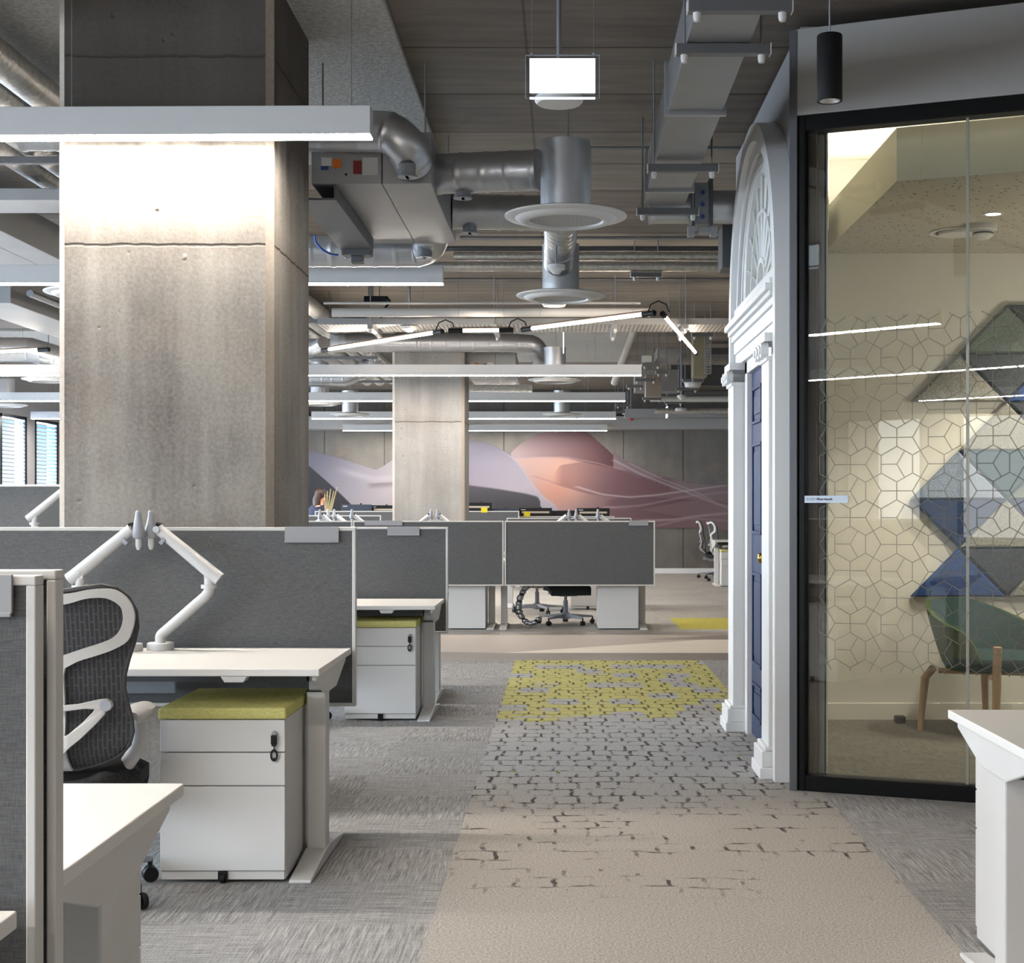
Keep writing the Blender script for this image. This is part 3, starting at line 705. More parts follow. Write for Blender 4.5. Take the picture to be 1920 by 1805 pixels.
# ------------------------------------------------------------------ house-door front on the booth wall
XW = 1.08; YC = 7.76
dr = bpy.data.objects.new('trim_1', None); C.objects.link(dr); dr.location = (XW, YC, 0); struct(dr, 'white classical door surround with pilasters, cornice and fanlight arch')
W_ = M['gloss']
ZS = 2.33
def arc_band(mb, r0, r1, x0, x1, a0=0, a1=180, n=40, cz=ZS, cy=YC):
    vs = []; fs = []
    for i in range(n + 1):
        a = math.radians(a0 + (a1 - a0) * i / n); c, s_ = math.cos(a), math.sin(a)
        for (x, r) in ((x0, r0), (x0, r1), (x1, r1), (x1, r0)): vs.append((x, cy + r * c, cz + r * s_))
    for i in range(n):
        for k in range(4): fs.append((i * 4 + k, i * 4 + (k + 1) % 4, (i + 1) * 4 + (k + 1) % 4, (i + 1) * 4 + k))
    fs += [(0, 1, 2, 3), tuple(n * 4 + k for k in range(4))]; return mb.add(vs, fs)
ar = arc_band(MB(), .86, .95, .98, XW); ar.box(.98, XW, YC - .95, YC - .875, 0, ZS).box(.98, XW, YC + .875, YC + .95, 0, ZS)
ar.build('arch_surround', W_, dr, 35)
arc_band(arc_band(MB(), .80, .87, 1.012, XW), .74, .78, 1.03, XW).build('arch_moulding', W_, dr, 35)
arc_band(MB(), 0.001, .80, 1.068, 1.078).build('tympanum', pbr('cream_tympanum', (196, 196, 186), .5), dr)
fb = MB()
for k in range(1, 10):
    an = PI * k / 10
    fb.tube([(1.05, YC + .16 * math.cos(an), 2.43 + .16 * math.sin(an)), (1.05, YC + .66 * math.cos(an), 2.43 + .66 * math.sin(an))], .009, 4)
arc_band(fb, .14, .17, 1.04, 1.068, cz=2.43); arc_band(fb, .40, .42, 1.04, 1.068, cz=2.43); arc_band(fb, .60, .69, 1.035, 1.068, cz=2.43)
fb.build('fanlight_bars', W_, dr, 35)
en = MB()
for (x, z0, z1) in ((1.01, 2.10, 2.17), (1.0, 2.17, 2.24), (.985, 2.24, 2.275), (.965, 2.275, 2.30), (.945, 2.30, 2.335), (.965, 2.335, 2.36), (1.0, 2.36, 2.43)):
    en.box(x, XW, YC - .87, YC + .87, z0, z1)
en.build('entablature', W_, dr, bevel=.004)
for sgn, lab in ((-1, 'near'), (1, 'far')):
    y0, y1 = (6.89, 7.18) if sgn < 0 else (8.34, 8.63)
    ym = (y0 + y1) / 2
    pl = MB().box(.965, XW, y0 + .025, y1 - .025, .13, 1.98); 
    po = pl.build('pilaster', W_, dr, bevel=.004)
    MB().box(.93, XW, y0, y1, .055, .13).box(.945, XW, y0 + .012, y1 - .012, .13, .15).box(.92, XW, y0 - .012, y1 + .012, 0, .055).build('plinth', W_, po, bevel=.005)
    cp = MB().box(.945, XW, y0 + .01, y1 - .01, 2.06, 2.10).box(.955, XW, y0 + .02, y1 - .02, 1.97, 1.99)
    for yy in (y0 + .05, ym, y1 - .05): cp.lathe([(.036, .93), (.036, .965)], (0, yy, 2.02), 14, 'x').lathe([(.018, .922), (.018, .965)], (0, yy, 2.02), 12, 'x')
    cp.build('capital', W_, po, 40)
MB().box(1.03, XW, 8.25, 8.34, 0, 2.1).box(1.03, XW, 7.18, 7.27, 0, 2.1).box(1.03, XW, 7.18, 8.34, 2.03, 2.1).build('door_lining', W_, dr, bevel=.003)
do = bpy.data.objects.new('door_1', None); C.objects.link(do); do.location = (XW, YC, 0); struct(do, 'navy blue panelled front door with a brass knob')
MB().box(1.058, 1.0795, 7.27, 8.25, .01, 2.03).build('door_leaf', M['blue'], do)
def dpanel(y0, y1, z0, z1):
    m = MB()
    for (a, b, c, d) in ((y0, y1, z0, z0 + .018), (y0, y1, z1 - .018, z1), (y0, y0 + .018, z0, z1), (y1 - .018, y1, z0, z1)): m.box(1.047, 1.058, a, b, c, d)
    m.box(1.052, 1.058, y0 + .05, y1 - .05, z0 + .05, z1 - .05); return m.build('door_panel', M['blue'], do, bevel=.003)
for y0, y1 in ((7.37, 7.71), (7.81, 8.17)):
    for z0, z1 in ((1.735, 1.94), (1.13, 1.63), (.41, .92), (.115, .31)): dpanel(y0, y1, z0, z1)
MB().lathe([(.02, 1.058), (.02, 1.05), (.01, 1.045), (.012, 1.03), (.028, 1.015), (.03, 1.0), (.02, .985), (0, .982)], (0, 7.44, 1.02), 20, 'x').build('door_knob', M['brass'], do, 50)
# ================================================================== FURNITURE
def make_desk(label, x_end, d_near, d_far, z, side='right', width=1.6, face=1, group='white sit-stand desks', foot_r=.0):
    """desk whose open aisle end is at x_end; the sitter is at the d_near side if face=1, at d_far if face=-1"""
    x0, x1 = (x_end - width, x_end) if side == 'right' else (x_end, x_end + width)
    ym = (d_near + d_far) / 2; fx = (d_far - d_near) / 2
    t = thing('desk', label, 'desk', ((x0 + x1) / 2, ym, 0), 0, group)
    MB().box(x0, x1, d_near, d_far, z - .025, z).build('tabletop', M['laminate'], t, bevel=.003)
    for xe, sg in ((x0, 1), (x1, -1)):
        a, b = sorted((xe + sg * .015, xe + sg * .032))
        yn, yf = d_near + .045, d_far - .045
        MB().prism([(yn, z - .025), (yf, z - .025), (yf, z - .045), (ym + .11, z - .115), (ym - .11, z - .115), (yn, z - .045)], a, b, 'x').build('end_bracket', M['white'], t, bevel=.004)
        a, b = sorted((xe + sg * .032, xe + sg * .10))
        lg = MB().box(a, b, ym - .045, ym + .045, .03, z - .115).build('leg', M['white'], t, bevel=.006)
        MB().box(a + .006, b - .006, ym - .039, ym + .039, z - .115, z - .026).build('leg_sleeve', M['white'], lg, bevel=.006)
        MB().box(a - .002, b + .002, ym - .047, ym + .047, z - .1195, z - .1155).build('collar', M['black'], lg)
        MB().prism([(ym - .37, 0), (ym + .37, 0), (ym + .37, .012), (ym + .06, .045), (ym - .06, .045), (ym - .37, .012)], a - .004, b + .004, 'x').build('foot', M['white'], t, bevel=.004)
    MB().box(x0 + .1, x1 - .1, ym - .05, ym + .02, z - .082, z - .03).build('crossbeam', M['darkgrey'], t)
    yb = d_far - .13 if face > 0 else d_near + .13
    cb = MB().box(x0 + (.2 if side == 'right' else .65), x1 - (.65 if side == 'right' else .2), yb - .012, yb + .012, z - .16, z - .03).build('cable_tray', M['slategrey'], t, bevel=.004)
    yk = d_near + .012 if face > 0 else d_far - .012
    xs = x1 - .29 if side == 'right' else x0 + .29
    MB().prism([(xs - .045, z - .026), (xs + .045, z - .026), (xs + .032, z - .046), (xs - .032, z - .046)], yk - .01, yk + .05, 'y').build('height_switch', M['white'], t, bevel=.002)
    return t

def make_screen(label, x0, x1, d, z0, z1, holder=None, both=False, t_=.034, group='charcoal desk divider screens'):
    t = thing('desk_screen', label, 'desk divider', ((x0 + x1) / 2, d, z0), 0, group)
    f = .014
    fr = MB().box(x0, x1, d - t_ / 2, d + t_ / 2, z1 - f, z1).box(x0, x1, d - t_ / 2, d + t_ / 2, z0, z0 + f)
    fr.box(x0, x0 + f, d - t_ / 2, d + t_ / 2, z0 + f, z1 - f).box(x1 - f, x1, d - t_ / 2, d + t_ / 2, z0 + f, z1 - f)
    fr.build('frame', M['frame'], t, bevel=.002)
    MB().box(x0 + f, x1 - f, d - t_ / 2 + .006, d + t_ / 2 - .006, z0 + f, z1 - f).build('fabric_panel', M['screen'], t)
    if holder:
        hx0, hx1, hh = holder
        MB().box(hx0, hx1, d - t_ / 2 - .008, d - t_ / 2 - .001, z1 - hh, z1 + .002).box(hx0, hx1, d - t_ / 2 - .014, d - t_ / 2 - .001, z1 - hh, z1 - hh + .006).build('name_holder', M['holder'], t, bevel=.001)
    return t

def make_pedestal():
    """front faces -y, origin at front centre on the floor"""
    t = thing('pedestal', '', 'drawer unit', (0, 0, 0), 0, 'white mobile drawer pedestals')
    w, d, h = .426, .56, .557
    MB().box(-w / 2, w / 2, .012, d, .012, h).build('carcass', M['white'], t, bevel=.003)
    MB().box(-w / 2 + .005, w / 2 - .005, .004, .012, .012, .04).build('plinth', M['white'], t)
    zs = [(.043, .3295), (.3335, .4435), (.4475, .5555)]
    for i, (a, b) in enumerate(zs):
        dw = MB().box(-w / 2 + .001, w / 2 - .001, -.004, .0115, a, b).build('drawer', M['white'], t, bevel=.002)
        if i == 2:
            kx = w / 2 - .036
            MB().lathe([(.009, -.004), (.009, -.012)], (kx, 0, .51), 14, 'y').build('lock', M['steel'], dw)
            MB().box(kx - .010, kx + .010, -.022, -.012, .474, .506).box(kx - .008, kx + .008, -.021, -.013, .468, .476).build('key', M['black'], dw, bevel=.003)
            k2 = MB(); k2.tube([(kx + .010 * math.cos(a_), -.014, .437 + .018 * math.sin(a_)) for a_ in np.linspace(0, 2 * PI, 16, endpoint=False)], .0035, 6, closed=True)
            k2.rod((kx, -.014, .47), (kx, -.014, .45), .002).box(kx - .007, kx + .007, -.017, -.011, .420, .428); k2.build('spare_key', M['black'], dw)
    MB().box(-.016, .016, -.006, .03, .012, .04).lathe([(.016, -.008), (.016, .008)], (0, .0, .016), 14, 'x').build('caster', M['black'], t, bevel=.002)
    MB().box(-w / 2 - .006, w / 2 + .004, -.01, d - .02, h + .001, h + .04).build('seat_pad', M['lime'], t, bevel=.008, bseg=3)
    return t

def make_arm():
    """monitor arm in its x-z plane; base at origin, elbow towards +x, head back above the base"""
    t = thing('monitor_mount', '', 'monitor arm', (0, 0, 0), 0, 'white monitor arms')
    MB().lathe([(.05, 0), (.052, .006), (.050, .026), (.047, .028), (0, .028)], seg=28).build('base', M['white'], t, 40, local=True)
    MB().tube(fillet([(0, 0, .026), (0, 0, .055), (.172, 0, .205), (.187, 0, .225), (.187, 0, .238)], .02, 5), .0205, 16).build('lower_arm', M['white'], t, 50, local=True)
    MB().lathe([(.031, .236), (.031, .251)], (.187, 0, 0), 20).lathe([(.019, .25), (.019, .28)], (.187, 0, 0), 18).box(.171, .203, -.018, .018, .276, .305).build('elbow_joint', M['white'], t, 40, local=True)
    u = MB().tube([(.228, 0, .271), (.205, 0, .288), (.10, 0, .375), (-.010, 0, .465)], [.0265, .0265, .024, .0215], 18)
    for s_ in (-1, 1): u.lathe([(.008, s_ * .024), (.008, s_ * .0275)], (.187, 0, .302), 12, 'y')
    uo = u.build('upper_arm', M['white'], t, 50, local=True)
    MB().obox((.012, -.0, .418), (.016, .045, .028), ry=.7).build('cable_clip', M['silverplast'], uo, bevel=.002, local=True)
    MB().lathe([(.013, -.024), (.013, -.029)], (-.010, 0, .463), 14, 'y').build('pivot_bolt', M['steel'], uo, 40, local=True)
    MB().lathe([(.008, .535), (.012, .53), (.012, .515), (.017, .49), (.026, .455), (.024, .435), (.018, .428), (.0, .428)], (-.036, 0, 0), 16).build('head_bracket', M['silverplast'], t, 50, local=True)
    MB().tube([(-.036, 0, .43), (-.036, 0, .40), (-.036, 0, .385)], [.012, .012, .006], 10).build('head_pin', M['white'], t, 50, local=True)
    MB().tube([(-.020, 0, .465), (-.010, 0, .485), (.002, 0, .48)], .008, 8).build('head_cap', M['black'], t, 50, local=True)
    return t

def make_chair():
    """task chair, sitter faces +y, origin on the floor under the gas column"""
    t = thing('task_chair', '', 'office chair', (0, 0, 0), 0, 'mesh-backed task chairs')
    hub = MB().lathe([(.0, .05), (.045, .06), (.045, .12), (.03, .135)], seg=20)
    bo = hub.build('base_hub', M['slategrey'], t, 40, local=True)
    for k in range(5):
        a = math.radians(40 + 72 * k); c, s_ = math.cos(a), math.sin(a)
        lg = MB(); pr = []
        for r, w, z0, z1 in ((.02, .032, .065, .12), (.16, .026, .075, .108), (.31, .018, .072, .09)):
            for (ww, zz) in ((-w, z0), (w, z0), (w * .7, z1), (-w * .7, z1)): pr.append((r * c - ww * s_, r * s_ + ww * c, zz))
        lg.add(pr, [(0, 1, 2, 3), (8, 9, 10, 11)] + [(i * 4 + j, i * 4 + (j + 1) % 4, i * 4 + 4 + (j + 1) % 4, i * 4 + 4 + j) for i in (0, 1) for j in range(4)])
        lo = lg.build('leg', M['slategrey'], t, bevel=.004, local=True)
        cx, cy = .31 * c, .31 * s_; cs = MB()
        for o_ in (-.014, .014):
            m = MB().lathe([(.0, -.009), (.024, -.009), (.027, -.004), (.027, .004), (.024, .009), (0, .009)], (0, 0, 0), 18, 'x')
            R = Matrix.Rotation(a + 1.2, 3, 'Z'); cs.add([R @ Vector((p[0] + o_, p[1], p[2])) + Vector((cx, cy, .0275)) for p in m.v], m.f)
        cs.rod((cx, cy, .03), (cx, cy, .08), .009)
        cs.build('caster', M['black'], lo, 40, local=True)
    MB().lathe([(.026, .11), (.026, .26), (.017, .262), (.017, .36)], seg=18).build('gas_lift', M['slategrey'], t, 40, local=True)
    MB().ball((0, .02, .425), 1, 20, sc=(.225, .2, .07)).build('seat_pan', M['black'], t, 60, local=True)
    MB().box(-.10, .10, -.12, .13, .31, .362).box(-.06, .06, -.22, -.1, .33, .38).box(-.19, -.155, -.03, .05, .33, .40).box(.155, .19, -.03, .05, .33, .40).box(-.16, .16, -.01, .03, .33, .35).build('seat_mechanism', M['silverplast'], t, bevel=.008, local=True)
    rows = []
    for i in range(13):
        y = -.17 + .42 * i / 12; row = []
        for j in range(13):
            u = -1 + j / 6; w = .245 * (1 - .10 * (abs(i - 6) / 6) ** 3) * (1 - .35 * max(0, (4 - i) / 4))
            e = max(abs(u), abs(i - 6) / 6); z = .445 - .03 * max(0, (e - .6) / .4) ** 2 - (.05 * max(0, (i - 9) / 3) ** 2)
            row.append((u * w, y, z))
        rows.append(row)
    MB().sheet(rows, (0, 0, -.04)).build('seat', M['seatfab'], t, 60, local=True)
    # back panel: half outline (dx, z)
    half = [(0, 1.018), (.06, 1.020), (.12, 1.030), (.175, 1.036), (.215, 1.025), (.246, .998), (.266, .955), (.268, .905), (.256, .855), (.239, .805), (.226, .755), (.222, .71), (.230, .66), (.242, .61), (.246, .57), (.236, .53), (.205, .495), (.15, .47), (.08, .452), (0, .447)]
    zz = np.linspace(1.036, .447, 40); hz = np.array([p[1] for p in half[3:]]); hx = np.array([p[0] for p in half[3:]])
    def halfw(z): return float(np.interp(-z, -hz, hx)) if z < 1.036 else .175
    def ydep(x, z):
        y = -.235
        if z > .62: y -= .10 * ((z - .62) / .42) ** 1.3
        else: y -= .02 * (.62 - z) / .17; 
        if z < .56: y += .10 * ((.56 - z) / .12) ** 2
        return y + .9 * x * x
    rows = []
    for z in zz:
        w = max(halfw(z), .02); row = []
        for j in range(25):
            u = -1 + j / 12; x = u * w
            ztop = float(np.interp(abs(x), [p[0] for p in half[:4]], [p[1] for p in half[:4]])) if abs(x) < .175 else 9
            z_ = min(z, ztop); row.append((x, ydep(x, z_), z_))
        rows.append(row)
    MB().sheet(rows, (0, .012, 0)).build('back_panel', M['backmesh'], t, 60, local=True)
    # dark rim piping round the panel
    rim = [(x, z) for x, z in half] + [(-x, z) for x, z in reversed(half[1:-1])]
    rp_ = resample([(x, ydep(x, z) + .006, z) for x, z in rim + [rim[0]]], .02)[:-1]
    MB().tube(rp_, .0085, 8, closed=True).build('back_rim', M['darkrim'], t, 60, local=True)
    # white yoke: outer/inner half loops
    S_ = 618.0; P = lambda px, py: ((px - 87) / S_, 1.28 - (py - 950) / S_)
    outer = [P(87, 1117), P(97, 1116), P(140, 1113), P(170, 1107), P(196, 1104.6), P(218, 1107), P(234, 1117), P(246, 1133), P(252, 1153), P(251, 1172), P(246, 1190), P(237, 1209), P(212, 1224), P(180, 1235), P(150, 1244), P(125, 1257)]
    inner = [P(87, 1137), P(97, 1136.5), P(135, 1133), P(163, 1125), P(183, 1122), P(203, 1123), P(218, 1130), P(229, 1141), P(232, 1156), P(231, 1170), P(224, 1188), P(211, 1201), P(190, 1210), P(155, 1221), P(120, 1233), P(97, 1240)]
    yk = MB()
    def strip(a, b, sg, th=.02, gap=.006):
        vs = []; n = len(a)
        for (p, q) in zip(a, b):
            for (x, z) in (p, q):
                y = ydep(x, z) - gap; vs.append((sg * x, y, z)); vs.append((sg * x, y - th, z))
        fs = []
        for i in range(n - 1):
            o = i * 4; fs += [(o + 1, o + 5, o + 7, o + 3), (o, o + 2, o + 6, o + 4), (o, o + 4, o + 5, o + 1), (o + 2, o + 3, o + 7, o + 6)]
        fs += [(0, 1, 3, 2), (4 * n - 4, 4 * n - 2, 4 * n - 1, 4 * n - 3)]
        yk.add(vs, fs)
    def dens(l):
        out = []
        for i in range(len(l) - 1):
            p0, p1, p2, p3 = l[max(i - 1, 0)], l[i], l[i + 1], l[min(i + 2, len(l) - 1)]
            for k in range(3):
                s_ = k / 3
                out.append(tuple(.5 * (2 * p1[c] + (p2[c] - p0[c]) * s_ + (2 * p0[c] - 5 * p1[c] + 4 * p2[c] - p3[c]) * s_ ** 2 + (3 * p1[c] - p0[c] - 3 * p2[c] + p3[c]) * s_ ** 3) for c in (0, 1)))
        out.append(l[-1]); return out
    sp_o = [P(125, 1257), P(124, 1263), P(122, 1275), P(122, 1300), P(122, 1350), P(122, 1400), P(123, 1430), P(127, 1462)]
    sp_i = [P(97, 1240), P(87, 1250), P(87, 1275), P(87, 1300), P(87, 1350), P(87, 1400), P(87, 1430), P(87, 1462)]
    for sg in (1, -1):
        strip(dens(outer), dens(inner), sg); strip(dens(sp_o), dens(sp_i), sg)
    yk.build('back_yoke', M['white'], t, 40, local=True)
    lm = MB()
    def flat(poly, sg, gap=.03, th=.016):
        vs = []; n = len(poly)
        for (x, z) in poly:
            y = ydep(x, z) - gap; vs.append((sg * x, y, z))
        vs += [(p[0], p[1] - th, p[2]) for p in vs[:n]]
        lm.add(vs, [tuple(range(n)), tuple(range(2 * n - 1, n - 1, -1))] + [(i, (i + 1) % n, n + (i + 1) % n, n + i) for i in range(n)])
    for sg in (1, -1):
        flat([P(105, 1329), P(150, 1326), P(185, 1319), P(200, 1318), P(208, 1324), P(210, 1333), P(204, 1341), P(190, 1346), P(178, 1338), P(160, 1336), P(105, 1342)], sg)
        flat([P(105, 1396), P(130, 1384), P(158, 1360), P(174, 1343), P(180, 1334), P(196, 1338), P(196, 1348), P(180, 1366), P(154, 1392), P(130, 1412), P(105, 1440)], sg)
    lo_ = lm.build('lumbar_yoke', M['white'], t, bevel=.003, local=True)
    for sg in (1, -1):
        kb = MB(); x, z = P(198, 1330); kb.lathe([(.018, -.006), (.018, .004), (.012, .008), (0, .009)][::-1], (sg * x, ydep(x, z) - .05, z), 18, 'y')
        kb.build('lumbar_knob', M['silverplast'], lo_, 40, local=True)
    for sg in (1, -1):
        ao = MB().tube(fillet([(sg * .13, -.02, .375), (sg * .18, -.03, .41), (sg * .24, -.02, .50), (sg * .238, 0, .60)], .09, 6), [.024] * 30 if False else .025, 14).build('armrest', M['white'], t, 60, local=True)
        pd = []
        for i in range(11):
            y = -.13 + .26 * i / 10; row = []
            for j in range(9):
                u = -1 + j / 4; w = .046 * math.sqrt(max(.05, 1 - (abs(i - 5) / 5.3) ** 3)); row.append((sg * .238 + u * w, y, .635 - .014 * u * u - .012 * (abs(i - 5) / 5) ** 3))
            pd.append(row)
        MB().sheet(pd, (0, 0, -.022)).lathe([(.03, .595), (.045, .612)], (sg * .238, 0, 0), 18).build('arm_pad', M['armpad'], ao, 60, local=True)
    return t
M['darkrim'] = pbr('graphite_rim', (58, 58, 60), .45)
M['armpad'] = pbr('grey_arm_pad', (172, 170, 166), .5)

# ---- desks, by row from the camera
make_desk('white sit-stand desk at the lower left edge, in front of the nearest divider', -.745, 1.26, 2.0, .73, face=1)
make_desk('white sit-stand desk behind the nearest divider, only its corner showing', -.756, 2.17, 2.92, .73, face=-1)
make_desk('white sit-stand desk with two monitor arms and a drawer unit under it', -.83, 4.975, 5.73, .73)
make_desk('white sit-stand desk in the second row along the aisle, beyond the column', -.768, 8.75, 9.43, .69)
make_desk('white desk backing onto the second-row divider, mostly hidden', -.80, 9.53, 10.23, .69, face=-1)
make_desk('white sit-stand desk cut off by the right edge, a sloping bracket below its top', 1.099, 3.417, 4.197, .70, side='left', face=-1)
make_desk('raised white desk far left behind the big column', -2.44, 8.72, 9.40, .93)
# ---- divider screens
make_screen('nearest charcoal divider screen with thick white frame at the left edge', -2.4, -.752, 2.105, .45, 1.182, (-1.16, -.783, .058))
make_screen('second charcoal divider screen of the near-left desks, doubled behind the nearest', -2.4, -.738, 2.148, .45, 1.188)
make_screen('large charcoal divider screen in front of the big column', -2.45, -.818, 5.78, .496, 1.2, (-1.095, -.883, .06))
make_screen('charcoal divider screen beside the aisle in the second row', -2.35, -.747, 9.48, .464, 1.15, (-1.137, -.93, .055))
make_screen('raised charcoal divider screen far left behind the column', -4.1, -2.44, 9.46, .72, 1.424)
make_screen('charcoal divider screen right of the seam in the row across the walkway', -.612, .945, 15.2, .462, 1.136, (.675, .875, .05))
make_screen('charcoal divider screen left of the seam in the row across the walkway', -2.18, -.622, 15.2, .462, 1.136, (-2.06, -1.67, .05))
make_screen('charcoal divider screen at the left end of the row across the walkway', -3.75, -2.19, 15.2, .462, 1.136)
for (x0, x1, d, zt, lb) in ((-.75, .887, 19.25, 1.135, 'low divider screen two rows past the walkway, its white edge above the row in front'),
                            (-.75, .80, 23.3, 1.13, 'farthest divider screen on the aisle side, in front of the mural'),
                            (-3.9, -2.38, 19.1, 1.17, 'far divider screen between the two columns, lower white edge'),
                            (-3.9, -.7, 23.0, 1.215, 'long far divider screen under the mural left of the second column')):
    make_screen(lb, x0, x1, d, zt - .68, zt)
# ---- desks in the far rows
make_desk('white desk of the row across the walkway, with a chair pushed under', .90, 15.26, 16.0, .72, face=-1)
make_desk('white desk left of the coiled cable spine across the walkway', -.70, 15.26, 16.0, .72, face=-1, width=1.5)
make_desk('white desk in the far row behind the walkway desks', .85, 18.45, 19.2, .72)
make_desk('white desk with monitors in front of the mural, aisle side', .80, 23.35, 24.1, .74, face=-1)
make_desk('white desk with monitors in front of the mural, behind the second column', -.85, 23.1, 23.85, .78, face=-1)
make_desk('white desk at the far right by the back wall', 2.42, 23.5, 24.3, .74, side='left')
make_desk('white desk by the dried plant where the person stands', -2.47, 23.1, 23.85, .78, face=-1)
make_desk('white desk under the monitor-arm cluster beside the big column', -2.21, 15.26, 16.6, .72, face=-1)
# ---- pedestals
ped = make_pedestal()
PD = [(-1.16, 4.99, 0, 'white drawer unit with lime seat pad and hanging keys under the nearest full desk'),
      (-1.098, 8.78, 0, 'white drawer unit with keys beside the aisle in the second row'),
      (-1.124, 3.16, PI, 'white drawer unit under the desk behind the nearest divider'),
      (1.43, 4.335, PI, 'white drawer unit with lime pad peeking out under the right-edge desk'),
      (-1.03, 15.86, PI, 'white drawer unit seen from behind, left one across the walkway'),
      (.567, 15.86, PI, 'white drawer unit seen from behind, right one across the walkway'),
      (.30, 18.3, 0, 'cream drawer unit behind the chair across the walkway'),
      (2.745, 23.55, 0, 'white drawer unit with keys below the far-right desk')]
for i, (x, y, rz, lb) in enumerate(PD):
    o = ped if i == 0 else dup(ped, (x, y, 0), rz, lb)
    o.location = (x, y, 0); o.rotation_euler = (0, 0, rz); o['label'] = lb
    if i == 2: bpy.data.objects.remove([c for c in o.children if c.name.startswith('seat_pad')][0])
# ---- monitor arms
arm = make_arm()
zt = .7305
AR = [(at(301, 0, 5.64).x, 5.64, zt, 0, 'right-hand white monitor arm on the nearest full desk'),
      (at(242, 0, 5.60).x, 5.60, zt, PI, 'left-hand white monitor arm on the nearest full desk, behind the chair'),
      (at(120, 0, 9.3).x, 9.3, .9305, PI, 'white monitor arm on the raised desk far left'),
      (-1.60, 9.75, .6905, 0, 'white monitor arm tip peeping over the second-row divider, left of the pair')]
FAR = [(-2.64, 16.20, PI, 'far-left white monitor arm of the cluster beside the big column'), (-2.50, 16.20, 0, 'white monitor arm in the cluster beside the big column, crossing the far-left one'),
       (-2.56, 15.62, 0, 'white monitor arm at the front of the cluster beside the big column'), (-2.22, 15.62, 0, 'white monitor arm at the right of the cluster beside the big column'),
       (-1.46, 15.75, PI, 'white monitor arm tip in front of the second column, left of its pair'), (-1.32, 15.75, 0, 'white monitor arm tip in front of the second column, right of its pair'),
       (.02, 15.62, PI, 'white monitor arm crossing between the black monitors, left one'), (.17, 15.75, 0, 'white monitor arm crossing between the black monitors, right one'),
       (.40, 15.62, 0, 'lone white monitor arm tip right of the crossing pair')]
for (x, y, rz, lb) in FAR: AR.append((x, y, .7205, rz, lb))
AR = [a_ for a_ in AR if 'peeping' not in a_[4]]
for i, (x, y, z, rz, lb) in enumerate(AR):
    o = arm if i == 0 else dup(arm, (x, y, z), rz, lb)
    o.location = (x, y, z); o.rotation_euler = (0, 0, rz); o['label'] = lb
# ---- chairs
ch = make_chair()
CH = [(-1.628, 4.79, .11, 'large mesh-backed task chair with white yoke at the near-left desk'),
      (.02, 16.0, PI + .25, 'task chair tucked under the desk across the walkway, grey star base'),
      (-.32, 17.6, .7, 'second task chair behind the coiled cable spine, mostly hidden'),
      (2.72, 26.3, -PI / 2 - .1, 'far-right task chair by the back wall, the left one of two'),
      (2.80, 25.15, -PI / 2 + .1, 'far-right task chair by the back wall, the right one of two'),
      (-1.66, 8.62, 0, 'task chair in the second row of which only a caster shows under the divider')]
for i, (x, y, rz, lb) in enumerate(CH):
    o = ch if i == 0 else dup(ch, (x, y, 0), rz, lb)
    o.location = (x, y, 0); o.rotation_euler = (0, 0, rz); o['label'] = lb
# ---- coiled cable spine
cs = thing('cable_spine', 'silver and black segmented cable spine curling to the floor under the desk', 'cable guide', (-.43, 15.6, 0))
pts = [at(1006, 1092, 15.6), at(985, 1101, 15.6), at(975, 1120, 15.6), at(972, 1138, 15.6), at(977, 1155, 15.6), at(988, 1168, 15.6), at(1000, 1169, 15.6), at(1010, 1160, 15.6)]
pts = resample(fillet([tuple(p) for p in pts], .08, 4), .024)[::1]
a_, b_ = MB(), MB()
for i, p in enumerate(pts):
    (a_ if i % 2 else b_).ball(p, .036 if i % 2 else .030, 8, sc=(1, 1, .8))
a_.build('silver_links', M['steel'], cs, 50); b_.build('black_links', M['black'], cs, 50)
# ---- monitors in front of the mural
def monitor(px0, px1, py0, d, label, mat='black', bar=True, mark=True):
    p, q = at(px0, py0, d), at(px1, py0, d); z1 = p.z; w = q.x - p.x; h = .32
    t = thing('monitor', label, 'monitor', ((p.x + q.x) / 2, d, z1 - h), 0, 'monitors in front of the mural')
    MB().box(p.x, q.x, d - .012, d + .02, z1 - h, z1).build('housing', M[mat], t, bevel=.004)
    if bar: MB().box(p.x + w * .09, q.x - w * .08, d - .016, d - .012, z1 - .085, z1 - .055).build('screen_bar', M['beige'], t)
    if mark: MB().box(p.x + w * .06, p.x + w * .2, d - .016, d - .012, z1 - .035, z1 - .022).build('maker_mark', M['paper'], t)
    zb = .7405 if px0 > 920 else .7805
    MB().box(p.x + w * .45, p.x + w * .55, d - .008, d + .03, zb, z1 - h + .1).box(p.x + w * .3, p.x + w * .7, d - .07, d + .08, zb, zb + .012).build('stand', M[mat], t)
    MB().box(p.x + w * .62, p.x + w * .68, d - .02, d + .02, z1, z1 + .02).build('webcam', M['black'], t, bevel=.003)
    return t
monitor(973, 1035, 952, 23.7, 'black monitor with pale bar, left of the crossing arms')
monitor(1081, 1143, 952.5, 23.7, 'black monitor with pale bar, right of the crossing arms')
monitor(1032, 1083, 957, 23.95, 'plain black monitor back between two barred ones', bar=False, mark=False)
monitor(868, 922, 942, 23.33, 'brown-black monitor beside the right face of the second column', bar=True, mark=False)
monitor(915, 968, 953, 23.45, 'navy monitor back half hidden by a divider edge', 'screenback', bar=False, mark=False)
monitor(640, 697, 945.5, 23.4, 'navy blue monitor back near the person', 'screenback', bar=False)
monitor(697, 740, 947, 23.5, 'black monitor partly behind the second column', 'black')
